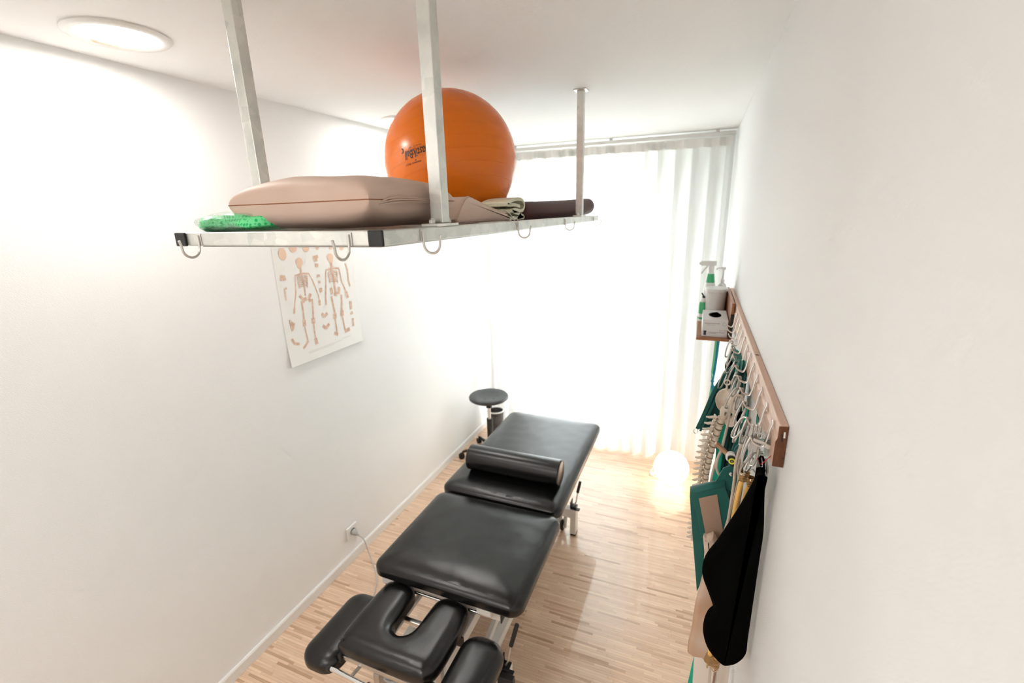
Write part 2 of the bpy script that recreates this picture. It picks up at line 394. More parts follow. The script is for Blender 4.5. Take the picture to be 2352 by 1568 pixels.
mb=MB(); mb.box(.013,W-.013,YB-.013,YB,0,.058); struct(mb.build('baseboard_back',WHITE,smooth=False,bevel=.002))
# window: frame, one opening sash with a transom
fr=MB(); yw0,yw1=YB+.02,YB+.08; t=.045
fr.box(WX0,WX0+t,yw0,yw1,WZ0,WZ1); fr.box(WX1-t,WX1,yw0,yw1,WZ0,WZ1); fr.box(WX0+t,WX1-t,yw0,yw1,WZ0,WZ0+t+.02); fr.box(WX0+t,WX1-t,yw0,yw1,WZ1-t,WZ1)
fr.box(WX0+t,WX1-t,yw0,yw1,.87,.905)
win=struct(fr.build('window_1',WPLAST,smooth=False,bevel=.003))
g=MB(); g.box(WX0+t,WX1-t,YB+.045,YB+.052,WZ0+t+.02,.87); g.box(WX0+t,WX1-t,YB+.045,YB+.052,.905,WZ1-t); g.build('pane',GLASS,win,smooth=False)
h=MB(); h.box(WX0+.012,WX0+.034,YB+.005,YB+.02,1.12,1.17); h.cyl((WX0+.023,YB+.012,1.16),(WX0+.023,YB-.02,1.16),.007); h.bar((WX0+.023,YB-.02,1.165),(WX0+.023,YB-.02,1.04),.018,.01,(0,1,0)); h.build('window_handle',WPLAST,win,bevel=.002)

# ceiling downlights ------------------------------------------------
def downlight(x,y,label,E=None):
    r=root('ceiling_light',(x,y,HC),label,'ceiling light','recessed ceiling lights')
    mb=MB(); mb.lathe([(.098,-.0),(.122,-.0),(.123,-.004),(.118,-.009),(.104,-.011),(.098,-.008)],(x,y,HC),n=56,caps=False)
    mb.bridge  # ring closes on itself
    mb.build('trim_ring',WPLAST,r)
    mb=MB(); mb.lathe([(.098,-.008),(.096,-.004),(.095,-.001)],(x,y,HC),n=48,caps=False); mb.build('reflector',mat('reflector_metal',(.8,.8,.74),.2,.8),r)
    mb=MB(); mb.lathe([(.0005,-.004),(.06,-.004),(.092,-.003),(.094,-.0015)],(x,y,HC),n=48); mb.build('diffuser',mat('lamp_diffuser',(1,1,1),.5,emis=(1,.93,.82),es=6),r)
    L=bpy.data.lights.new('lamp_glow','AREA'); L.shape='DISK'; L.size=.18; L.energy=E or DOWN_E; L.color=(1,.975,.945)
    o=bpy.data.objects.new('lamp_glow',L); COL.objects.link(o); o.parent=r; o.location=(0,0,-.014)
    return r
DOWN_E=2.5
downlight(.262,.940,'round recessed ceiling light in front at the upper left, above the left wall')
downlight(.262,2.30,'far recessed ceiling light half hidden by the orange ball')
downlight(.262,-.42,'recessed ceiling light behind the photographer')
downlight(.95,-1.15,'added fill light shaped like a recessed ceiling light, unseen behind the photographer',8)  # added fill lamp out of view, brightens the near end of the room

# curtain -----------------------------------------------------------
ct=root('curtain',(1.05,3.62,0),'sheer white floor length curtain in front of the window','curtain')
mb=MB(); nx=420; cols=[]; X0,X1=.13,1.955
for i in range(nx+1):
    t=i/nx; x=X0+(X1-X0)*t
    n1=noise.noise(V((x*3.1,2.2,0))); n2=noise.noise(V((x*9,7.7,0)))
    bottom=[]
    ph=x*2*PI/.105+2.2*n1
    for j in range(15):
        s=j/14; z=.018+(2.44-.018)*s
        amp=.030*(1-.45*s)*(1+.7*n1)
        y=3.60+amp*math.sin(ph+.5*noise.noise(V((x*2,z*.8,4))))+.016*n2+.012*noise.noise(V((x*20,z*1.3,1)))
        y-=.05*(1-s)*max(0,n1)
        bottom.append(V((x+.01*math.sin(ph*1.0+1.3)*(1-s*.5),y,z)))
    cols.append(mb.ring(bottom))
for i in range(nx): mb.bridge(cols[i],cols[i+1],False)
mb.build('sheer_fabric',SHEER,ct)
mb=MB(); cols=[]
for i in range(nx+1):
    x=X0+(X1-X0)*i/nx; n1=noise.noise(V((x*3.1,2.2,0))); y=3.592+.016*math.sin(x*2*PI/.105+2.2*n1)
    cols.append(mb.ring([V((x,y,2.395)),V((x,y,2.452))]))
for i in range(nx): mb.bridge(cols[i],cols[i+1],False)
mb.build('heading_tape',mat('curtain_tape',(.86,.83,.80),.8),ct)
rl=root('curtain_rail',(1.05,3.6,2.5),'white curtain rail fixed under the ceiling above the sheer curtain','curtain rail')
mb=MB(); mb.box(.1,1.972,3.585,3.615,2.462,2.486); mb.build('rail',mat('rail_aluminium',(.78,.77,.75),.4,.2),rl,bevel=.003)
for x in (.4,1.15,1.86):
    mb=MB(); mb.box(x-.012,x+.012,3.59,3.61,2.486,2.5); mb.build('bracket',STEEL,rl,bevel=.001)

# ================================================================== hanging shelf frame
XL,XR=.753,1.292; YN,YE=.663,2.50; ZB,ZT=1.947,1.974
sh=root('hanging_shelf',(1.02,1.58,ZB),'galvanised square tube rack hung from the ceiling, holding cushions and the ball','shelf')
def tube_beam(x0,x1,y0,y1,z0,z1,nm,m=GALV,b=.0025): mb=MB(); mb.box(x0,x1,y0,y1,z0,z1); return mb.build(nm,m,sh,smooth=False,bevel=b)
tube_beam(XL,XL+.03,YN+.003,YE,ZB,ZT,'side_rail'); tube_beam(XR-.03,XR,YN+.003,YE,ZB,ZT,'side_rail')
tube_beam(XL+.03,XR-.03,YN+.003,YN+.033,ZB,ZT,'front_rail'); tube_beam(XL+.03,XR-.03,YE-.03,YE,ZB,ZT,'rear_rail')
tube_beam(XL+.03,XR-.03,YN+.033,YE-.03,1.9425,1.945,'deck',mat('deck_sheet',(.6,.6,.58),.5,.6))
for x in (XL,XR-.03):
    mb=MB(); mb.box(x-.0006,x+.0306,YN-.003,YN+.003,ZB-.0006,ZT+.0006); c=mb.build('end_cap',BLACKP,sh,smooth=False,bevel=.002)
    mb=MB(); mb.box(x-.0006,x+.0306,YE,YE+.004,ZB-.0006,ZT+.0006); mb.build('end_cap',BLACKP,sh,smooth=False,bevel=.002)
for px_,py_ in ((.765,.890),(1.277,.885),(.768,2.14),(1.277,2.14)):
    mb=MB(); mb.box(px_-.015,px_+.015,py_-.015,py_+.015,ZT+.006,HC-.004); p=mb.build('post',GALV,sh,smooth=False,bevel=.002)
    mb=MB(); mb.box(px_-.02,px_+.02,py_-.045,py_+.045,ZT,ZT+.006); f=mb.build('foot_plate',GALV,sh,smooth=False,bevel=.001)
    mb=MB(); mb.box(px_-.028,px_+.028,py_-.028,py_+.028,HC-.004,HC); mb.build('ceiling_plate',GALV,sh,smooth=False,bevel=.001)
    for s in (-1,1):
        mb=MB(); mb.cyl((px_,py_+s*.034,ZT+.006),(px_,py_+s*.034,ZT+.014),.0075,n=6); mb.cyl((px_,py_+s*.034,ZT+.014),(px_,py_+s*.034,ZT+.017),.004,n=10); mb.build('bolt',STEEL,f,smooth=False,bevel=.0006)
def hook(x,y,dx,dy):
    # plate riveted to the tube, wire J bending away from it
    z=ZT-.004; k=.0022
    mb=MB(); px=V((-dy,dx,0)); d=V((dx,dy,0)); o=V((x,y,0))
    A=o+d*.0008
    pts=[A+px*.006,A-px*.006]
    M=Matrix(((px.x,d.x,0,x),(px.y,d.y,0,y),(0,0,1,0),(0,0,0,1)))
    mb.box(-.006,.006,0,.002,z-.022,z+.001,M)
    pl=mb.build('hook_plate',STEEL,sh,smooth=False,bevel=.0006)
    P=[]
    for s,h in ((.003,-.002),(.003,-.012),(.0035,-.024)): P.append((s,h))
    for a in range(0,181,15): P.append((.0215-.018*math.cos(math.radians(a)),-.028-.018*math.sin(math.radians(a))*0.95))
    P.append((.0405,-.02)); P.append((.043,-.010))
    mb=MB(); mb.tube([o+d*s+V((0,0,z+h)) for s,h in P],.0025,10); mb.build('hook_wire',STEEL,pl)
for x in (.822,1.217): hook(x,YN+.003,0,-1)
for y in (.785,1.305,1.83,2.37): hook(XR,y,1,0)

# pillow ------------------------------------------------------------
def pillow(name,c,lx,ly,T,rot,m,label,cat,seed=1,pw=.27):
    r=root(name,c,label,cat); N=30; mb=MB(); Rz=Matrix.Rotation(rot,3,'Z')
    def pt(u,v,s):
        e=max(0,(1-abs(u)**2.6))*max(0,(1-abs(v)**4)); th=T/2*e**pw
        pu=1-.055*(1-v*v)*0-.05*(1-abs(v)**2)*abs(u)**2; pv=1-.05*(1-abs(u)**2)*abs(v)**2
        n=noise.noise(V((u*2+seed,v*2,s*3)))*.006*e
        x=lx/2*u*pu; y=ly/2*v*pv
        return V(c)+Rz@V((x,y,T/2+s*th+n+ (0 if s>0 else 0)))
    g={}
    for s in (1,-1):
        for i in range(N+1):
            for j in range(N+1):
                u=math.sin(PI/2*(2*i/N-1)); v=math.sin(PI/2*(2*j/N-1))
                p=pt(u,v,s)
                if s<0: p.z=max(p.z,c[2])
                g[s,i,j]=mb.bm.verts.new(p)
        for i in range(N):
            for j in range(N): mb.bm.faces.new((g[s,i,j],g[s,i+1,j],g[s,i+1,j+1],g[s,i,j+1]))
    mb.build('cover',m,r)
    # seam thread round the edge
    P=[]
    for k in range(40): P.append(pt(-1+2*k/40,-1,1))
    for k in range(40): P.append(pt(1,-1+2*k/40,1))
    for k in range(40): P.append(pt(1-2*k/40,1,1))
    for k in range(40): P.append(pt(-1,1-2*k/40,1))
    mb=MB(); mb.tube(P,.0011,5,closed=True); mb.build('seam',SEAM,r)
    return r
pil=pillow('pillow',(1.057,.852,ZT+.0005),.39,.285,.106,math.radians(-3.5),BEIGE,'plump beige leatherette pillow with brown seam lying at the front of the hanging shelf','pillow')
# zipper folds on the right side
z=MB()
for k in range(3): z.tube(smoothpath([(1.240,.728+.003*k,2.018+k*.003),(1.246,.77,2.022+k*.005),(1.250,.82,2.024+k*.004),(1.255,.88,2.024+k*.003)],5),.0014,6)
zo=z.build('zipper',BEIGE,pil)

# green gel pad in clear film ---------------------------------------
gp=root('gel_pad',(.84,.765,ZT),'bright green honeycomb pad rolled in clear plastic beside the beige pillow','pad')
def lump(c,r,seed,amp=.18,n=40,m=24):
    mb=MB(); rows=[]; c=V(c)
    for j in range(m+1):
        t=PI*j/m; ring=[]
        for i in range(n):
            a=2*PI*i/n; d=V((math.sin(t)*math.cos(a),math.sin(t)*math.sin(a),math.cos(t)))
            q=V([math.copysign(abs(k)**.75,k) for k in d]); f=1+amp*noise.noise(d*1.7+V((seed,0,0)))
            p=V((q.x*r[0]*f,q.y*r[1]*f,q.z*r[2]*f))+c; p.z=max(p.z,ZT+.0005); ring.append(p)
        rows.append(mb.ring(ring))
    for j in range(m): mb.bridge(rows[j+1],rows[j])
    return mb
lump((.785,.765,ZT+.0165),(.042,.060,.0175),1).build('gel_roll',GGEL,gp)
lump((.885,.775,ZT+.020),(.080,.065,.022),5,.25).build('gel_roll',GGEL,gp)
lump((.845,.770,ZT+.020),(.108,.070,.0225),9,.3).build('plastic_film',FILM,gp)

# orange exercise ball ------------------------------------------------
BC=V((.9272,1.5875,2.184)); BR=.239; BC.z=1.9455+BR
ball=root('exercise_ball',(BC.x,BC.y,BC.z-BR),'large orange rubber exercise ball with black lettering on the hanging shelf','ball')
orm=mat('orange_rubber',(.84,.185,.003),.26,spec=.45)
n=orm.node_tree.nodes; l=orm.node_tree.links; tc=n['Texture Coordinate']; b=n['Principled BSDF']
mp=n.new('ShaderNodeMapping'); mp.inputs['Rotation'].default_value=(.15,.22,0); sp=n.new('ShaderNodeSeparateXYZ'); l.new(tc.outputs['Object'],mp.inputs[0]); l.new(mp.outputs[0],sp.inputs[0])
d1=n.new('ShaderNodeMath'); d1.operation='MULTIPLY'; d1.inputs[1].default_value=25; l.new(sp.outputs['Z'],d1.inputs[0])
d2=n.new('ShaderNodeMath'); d2.operation='PINGPONG'; d2.inputs[1].default_value=.5; l.new(d1.outputs[0],d2.inputs[0])
d3=n.new('ShaderNodeMath'); d3.operation='LESS_THAN'; d3.inputs[1].default_value=.035; l.new(d2.outputs[0],d3.inputs[0])
q=n.new('ShaderNodeBump'); q.inputs['Strength'].default_value=1; q.inputs['Distance'].default_value=.0012; l.new(d3.outputs[0],q.inputs['Height']); l.new(q.outputs[0],b.inputs['Normal'])
mb=MB(); mb.sphere(BC,BR,96,60); mb.build('ball_skin',orm,ball)
INK=mat('black_print',(.012,.008,.006),.5)
def ball_text(txt,size,u0,v0,shear=0.,tilt=0.,off=.0006,bold=0.,ys=1.):
    """letters wrapped on the ball; u0,v0 metres on the skin from the print centre; print stands upside down"""
    c=bpy.data.curves.new('t','FONT'); c.body=txt; c.size=size; c.shear=shear; c.align_x='RIGHT'; c.resolution_u=3; c.offset=bold
    o=bpy.data.objects.new('t',c); COL.objects.link(o); bpy.context.view_layer.update()
    dg=bpy.context.evaluated_depsgraph_get(); me=o.evaluated_get(dg).to_mesh(); vs=[v.co.copy() for v in me.vertices]; fs=[list(p.vertices) for p in me.polygons]
    o.to_mesh_clear(); bpy.data.objects.remove(o)
    out=[]
    for p in vs:
        # right end of the text is the left one in the room: rotated by 180 degrees + tilt
        x=p.x; y=p.y*ys; a=PI+tilt; out.append((x*math.cos(a)-y*math.sin(a)+u0, x*math.sin(a)+y*math.cos(a)+v0))
    return out,fs,off
def wrap(items,cdir):
    mb=MB(); cdir=V(cdir).normalized(); right=V((0,0,1)).cross(-cdir)*-1; right=cdir.cross(V((0,0,1))).normalized()*-1; up=right.cross(cdir).normalized()
    if up.z<0: up=-up
    for out,fs,off in items:
        vs=[]
        for u,v in out:
            d=(cdir+right*math.tan(u/BR)+up*math.tan(v/BR)).normalized(); vs.append(mb.bm.verts.new(BC+d*(BR+off)))
        for f in fs:
            try: mb.bm.faces.new([vs[i] for i in f])
            except ValueError: pass
    return mb
TILT=math.radians(10)
items=[ball_text('GymnastikBall',.0245,-.054,.006,.2,TILT,bold=.0003,ys=1.4),
       ball_text('Made in Italy by LEDRAGOMMA',.0068,-.052,.0105,0,TILT),
       ball_text('max cm. 53 - 20.8"',.0068,-.038,.0205,0,TILT),
       ball_text('ORIGINAL "PEZZI"',.0080,-.055,-.031,.2,TILT)]
bar=[(0,0),(.065,.0115),(.065,.0137),(0,.0022)]
items.append(([(-.014+x,-.0205+y) for x,y in bar],[[0,1,2,3]],.0006))
cres=[]
for k in range(13): a=-PI/2.2+PI*.9*k/12; cres.append((-.066+.009*math.cos(a),.012+.009*math.sin(a)))
for k in range(13): a=PI*.9-PI/2.2-PI*.9*k/12; cres.append((-.069+.0065*math.cos(a),.012+.0065*math.sin(a)))
items.append((cres,[list(range(26))],.0006))
PRINT_DIR=(.05,-1,.02)
mb=wrap(items,PRINT_DIR); mb.build('lettering',INK,ball,smooth=False)

# wedge cushion -------------------------------------------------------
wg=root('wedge_cushion',(1.1,1.2,ZT),'beige leatherette wedge cushion between the pillow and the orange ball','cushion')
prof2=[(1.010,ZT+.001),(1.004,ZT+.012),(1.03,ZT+.040),(1.055,ZT+.060),(1.075,ZT+.066),(1.10,ZT+.062),(1.20,ZT+.042),(1.33,ZT+.020),(1.352,ZT+.010),(1.345,ZT+.002),(1.20,ZT+.001),(1.10,ZT+.001)]
o2=prof2 if area2(prof2)>0 else prof2[::-1]
mb=MB(); R=[]
for d,x in ((.010,.80),(.003,.803),(0,.812),(0,1.243),(.003,1.252),(.008,1.255)):
    R.append(mb.ring([V((x,u,max(v,ZT+.0008))) for u,v in inset(o2,d)]))
for i in range(len(R)-1): mb.bridge(R[i],R[i+1])
mb.cap(R[0],True); mb.cap(R[-1]); mb.build('cover',BEIGE,wg)
mb=MB(); mb.tube([V((1.2475,u,max(v,ZT+.002))) for u,v in inset(o2,.0005)],.0019,6,closed=True); mb.build('piping',BEIGE,wg)
# thin wire tie hanging over the rail
mb=MB(); mb.tube(smoothpath([(1.262,1.26,ZT+.034),(1.285,1.262,ZT+.022),(1.2985,1.27,ZT-.002),(1.299,1.285,ZT-.020),(1.297,1.30,ZT-.010),(1.298,1.29,ZT+.006),(1.292,1.275,ZT+.012)],6),.0011,6)
tag(mb.build('wire_loop',STEEL),'thin bent wire loop hanging over the shelf rail below the wedge cushion','wire')

# folded towel ----------------------------------------------------------
path=[(1.44,ZT+.006),(1.56,ZT+.006),(1.615,ZT+.008),(1.56,ZT+.020),(1.50,ZT+.030),(1.53,ZT+.034),(1.595,ZT+.030),(1.620,ZT+.048),(1.600,ZT+.067),(1.54,ZT+.069),(1.47,ZT+.058),(1.46,ZT+.050),(1.52,ZT+.050),(1.575,ZT+.046)]
sp=smoothpath([(0,p[0],p[1]) for p in path],5); mb=MB(); R=[]
def strip(x):
    A=[];B=[]
    for i,p in enumerate(sp):
        t=(sp[min(i+1,len(sp)-1)]-sp[max(i-1,0)]).normalized(); nn=V((0,-t.z,t.y)); th=.0055
        A.append(V((x,(p+nn*th).y,max((p+nn*th).z,ZT+.0006)))); B.append(V((x,(p-nn*th).y,max((p-nn*th).z,ZT+.0006))))
    return A+B[::-1]
for x in (1.105,1.11,1.13,1.165,1.193,1.199): R.append(mb.ring([p+V((0,.004*math.sin(x*60),0)) for p in strip(x)]))
for i in range(len(R)-1): mb.bridge(R[i],R[i+1])
mb.cap(R[0],True); mb.cap(R[-1])
tag(mb.build('folded_towel',CREAM),'pale yellow folded towel between the ball and the dark brown roll','towel')

# dark brown bolster roll -----------------------------------------------
A=V((1.095,1.80,1.9975)); B=V((1.215,2.60,2.023)); r=.0435; mb=MB(); u,v=ortho(B-A); R=[]
D=(B-A)
for s,k in ((-.002,.0),(0,.8),(.006,.93),(.02,1),(.3,1),(.6,1),(.93,1),(.975,.97),(.993,.85),(1,.6),(1.002,.0)):
    cen=A+D*s+V((0,0,-.004*math.sin(PI*s))) ; R.append(mb.ring([cen+(u*math.cos(2*PI*i/28)+v*math.sin(2*PI*i/28))*max(r*k,1e-4) for i in range(28)]))
for i in range(len(R)-1): mb.bridge(R[i],R[i+1])
tag(mb.build('bolster',BROWN),'long dark brown padded roll at the far end of the hanging shelf','bolster')

# ================================================================== poster
PD=json.loads('''{"L":[[[[1.691,1.773],[1.691,1.741]],0.008],[[[1.691,1.741],[1.695,1.703],[1.697,1.666],[1.696,1.628]],0.007],[[[1.649,1.733],[1.693,1.738],[1.737,1.733]],0.005],[[[1.651,1.73],[1.647,1.692],[1.641,1.651]],0.005],[[[1.641,1.651],[1.628,1.612],[1.619,1.581]],0.005],[[[1.619,1.581],[1.611,1.555]],0.008],[[[1.737,1.733],[1.755,1.695],[1.767,1.659]],0.005],[[[1.767,1.659],[1.779,1.618],[1.781,1.589]],0.005],[[[1.781,1.589],[1.78,1.564]],0.01],[[[1.667,1.605],[1.667,1.557],[1.665,1.509]],0.007],[[[1.735,1.604],[1.731,1.554],[1.723,1.501]],0.007],[[[1.665,1.509],[1.663,1.481]],0.013],[[[1.724,1.506],[1.721,1.482]],0.015],[[[1.663,1.481],[1.666,1.441],[1.669,1.401]],0.005],[[[1.721,1.482],[1.72,1.437],[1.719,1.397]],0.006],[[[1.669,1.401],[1.649,1.384],[1.632,1.372]],0.008],[[[1.719,1.4],[1.721,1.372]],0.013],[[[1.661,1.634],[1.678,1.612],[1.678,1.596]],0.01],[[[1.73,1.632],[1.714,1.61],[1.723,1.594]],0.011],[[[1.691,1.619],[1.697,1.604]],0.011],[[[1.899,1.769],[1.895,1.74],[1.903,1.689],[1.9,1.634],[1.904,1.597]],0.009],[[[1.853,1.735],[1.895,1.74],[1.95,1.734]],0.006],[[[1.852,1.73],[1.84,1.658]],0.005],[[[1.84,1.658],[1.827,1.595]],0.006],[[[1.827,1.595],[1.824,1.558]],0.006],[[[1.949,1.729],[1.956,1.666]],0.006],[[[1.956,1.666],[1.981,1.6]],0.006],[[[1.981,1.6],[1.99,1.566]],0.012],[[[1.868,1.593],[1.873,1.546],[1.877,1.498]],0.008],[[[1.942,1.59],[1.938,1.544],[1.931,1.498]],0.008],[[[1.877,1.498],[1.873,1.473]],0.015],[[[1.932,1.503],[1.929,1.477]],0.016],[[[1.873,1.473],[1.873,1.431],[1.871,1.389]],0.007],[[[1.929,1.477],[1.932,1.433],[1.934,1.389]],0.007],[[[1.853,1.396],[1.875,1.383]],0.012],[[[1.932,1.387],[1.971,1.391]],0.013],[[[1.873,1.638],[1.877,1.607]],0.012],[[[1.932,1.634],[1.922,1.599]],0.012],[[[1.906,1.612],[1.899,1.593]],0.015],[[[2.003,1.753],[2.013,1.716],[2.01,1.664],[2.018,1.626]],0.007],[[[2.007,1.542],[2.004,1.499]],0.011],[[[2.008,1.443],[2.003,1.4]],0.01],[[[2.002,1.48],[2.005,1.469]],0.014],[[[1.576,1.676],[1.591,1.682]],0.006],[[[1.58,1.67],[1.578,1.626]],0.005],[[[1.574,1.436],[1.586,1.409],[1.613,1.401]],0.009],[[[1.58,1.529],[1.587,1.475]],0.007],[[[1.595,1.516],[1.587,1.475]],0.004],[[[1.605,1.509],[1.591,1.479]],0.004],[[[1.786,1.518],[1.799,1.5],[1.822,1.513]],0.01],[[[1.781,1.453],[1.798,1.436],[1.825,1.453]],0.011],[[[1.779,1.806],[1.811,1.81]],0.01],[[[1.794,1.804],[1.793,1.79]],0.015],[[[1.788,1.769],[1.805,1.765]],0.012],[[[1.573,1.743],[1.571,1.721]],0.01],[[[1.586,1.741],[1.59,1.72]],0.008],[[[1.79,1.714],[1.806,1.712]],0.009],[[[1.794,1.684],[1.803,1.678]],0.008],[[[1.801,1.649],[1.802,1.629]],0.011],[[[1.691,1.727],[1.671,1.728],[1.66,1.72]],0.002],[[[1.695,1.727],[1.718,1.726],[1.728,1.716]],0.002],[[[1.895,1.725],[1.875,1.725],[1.863,1.717]],0.003],[[[1.902,1.724],[1.927,1.723],[1.937,1.712]],0.003],[[[1.691,1.719],[1.67,1.72],[1.661,1.712]],0.002],[[[1.695,1.718],[1.716,1.718],[1.726,1.707]],0.002],[[[1.896,1.716],[1.875,1.716],[1.864,1.708]],0.002],[[[1.903,1.715],[1.925,1.714],[1.936,1.703]],0.003],[[[1.691,1.71],[1.67,1.712],[1.662,1.703]],0.003],[[[1.695,1.71],[1.715,1.71],[1.725,1.699]],0.003],[[[1.896,1.707],[1.874,1.707],[1.865,1.699]],0.003],[[[1.903,1.706],[1.923,1.705],[1.934,1.694]],0.002],[[[1.692,1.702],[1.669,1.703],[1.663,1.695]],0.003],[[[1.696,1.701],[1.713,1.702],[1.723,1.691]],0.003],[[[1.897,1.698],[1.874,1.698],[1.866,1.69]],0.003],[[[1.904,1.697],[1.922,1.697],[1.933,1.685]],0.003],[[[1.692,1.694],[1.669,1.695],[1.663,1.687]],0.002],[[[1.696,1.693],[1.712,1.693],[1.722,1.683]],0.002],[[[1.897,1.689],[1.874,1.689],[1.867,1.681]],0.003],[[[1.904,1.688],[1.92,1.688],[1.931,1.676]],0.002],[[[1.692,1.685],[1.669,1.687],[1.664,1.678]],0.002],[[[1.696,1.684],[1.71,1.685],[1.72,1.674]],0.002],[[[1.898,1.68],[1.873,1.68],[1.868,1.672]],0.003],[[[1.904,1.679],[1.919,1.679],[1.929,1.667]],0.003],[[[1.692,1.677],[1.668,1.678],[1.665,1.67]],0.002],[[[1.696,1.676],[1.708,1.677],[1.718,1.666]],0.002],[[[1.898,1.67],[1.873,1.671],[1.869,1.663]],0.002],[[[1.905,1.669],[1.917,1.67],[1.928,1.658]],0.003]],"B":[[[1.689,1.794],0.022,0.022],[[1.686,1.776],0.014,0.01],[[1.895,1.797],0.023,0.021],[[1.898,1.777],0.015,0.01],[[1.598,1.841],0.022,0.029],[[1.665,1.861],0.021,0.018],[[1.743,1.855],0.02,0.016],[[1.816,1.852],0.01,0.009],[[1.908,1.847],0.012,0.009],[[1.987,1.839],0.016,0.01]]}''')
po=root('poster',(0,1.80,1.3),'anatomy poster with two skeletons hanging on the left wall','poster')
mb=MB(); F=[];K=[]
def paper_x(z): k=(z-1.3)/.69*12; return .0016+.010*(max(0,1-k/3))**2
for i in range(9):
    y=1.542+.52*i/8; zz=[1.300+.69*k/12 for k in range(13)]
    F.append(mb.ring([V((paper_x(z),y,z)) for z in zz])); K.append(mb.ring([V((paper_x(z)-.0012,y,z)) for z in zz]))
for i in range(8): mb.bridge(F[i],F[i+1],False); mb.bridge(K[i+1],K[i],False)
mb.bridge(K[0],F[0],False); mb.bridge(F[8],K[8],False)
mb.setmat(0)
INKB=mat('bone_print',(.62,.40,.29),.6,vary=(60,(.76,.56,.43),3)); INKL=mat('pale_bone_print',(.80,.57,.42),.6)
for li,(pts,w) in enumerate(PD['L']):
    w=max(w,.0024)
    for k in range(len(pts)-1):
        a=V((0,*pts[k]));b_=V((0,*pts[k+1])); t=(b_-a)
        if t.length<1e-5: continue
        t.normalize(); nn=V((0,-t.z,t.y))*w*.78; q=[a-nn-t*w*.15,a+nn-t*w*.15,b_+nn+t*w*.15,b_-nn+t*w*.15]
        try: mb.bm.faces.new([mb.bm.verts.new((paper_x(p.z)+.0003+.000006*(li*3+k),p.y,p.z)) for p in q])
        except ValueError: pass
mb.setmat(1)
for bi,(c,ry,rz) in enumerate(PD['B']):
    mb.bm.faces.new([mb.bm.verts.new((paper_x(c[1])+.0010+.0001*bi,c[0]+ry*math.cos(a*PI/10),c[1]+rz*math.sin(a*PI/10))) for a in range(20)])
mb.setmat(2)
for k,(y,z,w) in enumerate(((1.66,1.345,.24),(1.66,1.338,.18),(1.9,1.352,.07),(1.98,1.40,.03))):
    x=paper_x(z)+.0008; mb.cap(mb.ring([V((x,y,z)),V((x,y+w,z)),V((x,y+w,z+.002)),V((x,y,z+.002))]))
mb.setmat(3)
mb.build('paper',[mat('poster_paper',(.84,.825,.79),.35),INKB,INKL,mat('grey_print',(.66,.63,.59),.6)],po)
mb=MB(); mb.box(0,.006,1.538,2.066,1.985,1.997); mb.build('top_strip',WPLAST,po,smooth=False,bevel=.001)
mb=MB(); mb.cyl((0,1.80,1.99),(.010,1.80,1.99),.004); mb.build('nail',STEEL,po)

# socket + cable ----------------------------------------------------------
so=root('wall_socket',(0,1.778,.19),'white wall socket low on the left wall with a grey plug in it','socket')
mb=MB(); mb.box(0,.011,1.736,1.820,.150,.230); fp=mb.build('face_plate',WPLAST,so,smooth=False,bevel=.004,seg=3)
mb=MB(); mb.lathe([(.0195,.0),(.0205,.0),(.0205,.0015),(.0195,.0015),(.018,.0008),(.0001,.0008)],(.011,1.778,.19),(1,0,0),32); mb.build('socket_well',mat('socket_grey',(.30,.29,.28),.5),so)
cb=root('power_cable',(.03,1.778,.19),'grey power cable running from the wall socket across the floor beneath the couch','cable')
mb=MB(); mb.lathe([(.0001,0),(.018,0),(.018,.012),(.014,.024),(.008,.034),(.005,.044),(.0035,.046)],(.0125,1.778,.19),(1,-.05,-.35),24); mb.build('plug',mat('plug_grey',(.42,.42,.41),.5),cb)
P=[(.052,1.776,.173),(.075,1.79,.14),(.085,1.80,.06),(.125,1.78,.006),(.19,1.73,.0045),(.24,1.68,.0045),(.285,1.60,.0045),(.36,1.47,.0045),(.45,1.38,.0045),(.52,1.31,.0045),(.58,1.26,.0045)]
c0=V((.645,1.275)); 
for k in range(0,34):
    a=-2.3+2*PI*k/13; rr=.05+.028*math.sin(k*.9)*.5+.0012*k; P.append((c0.x+rr*math.cos(a),c0.y+rr*math.sin(a)*.95,.0045+.0022*(k//13)+.0045*(k//13)))
P+= [(.74,1.33,.012),(.85,1.40,.02),(.95,1.5,.04)]
mb=MB(); mb.tube(smoothpath(P,5),.0032,8); mb.build('cord',GREY,cb)

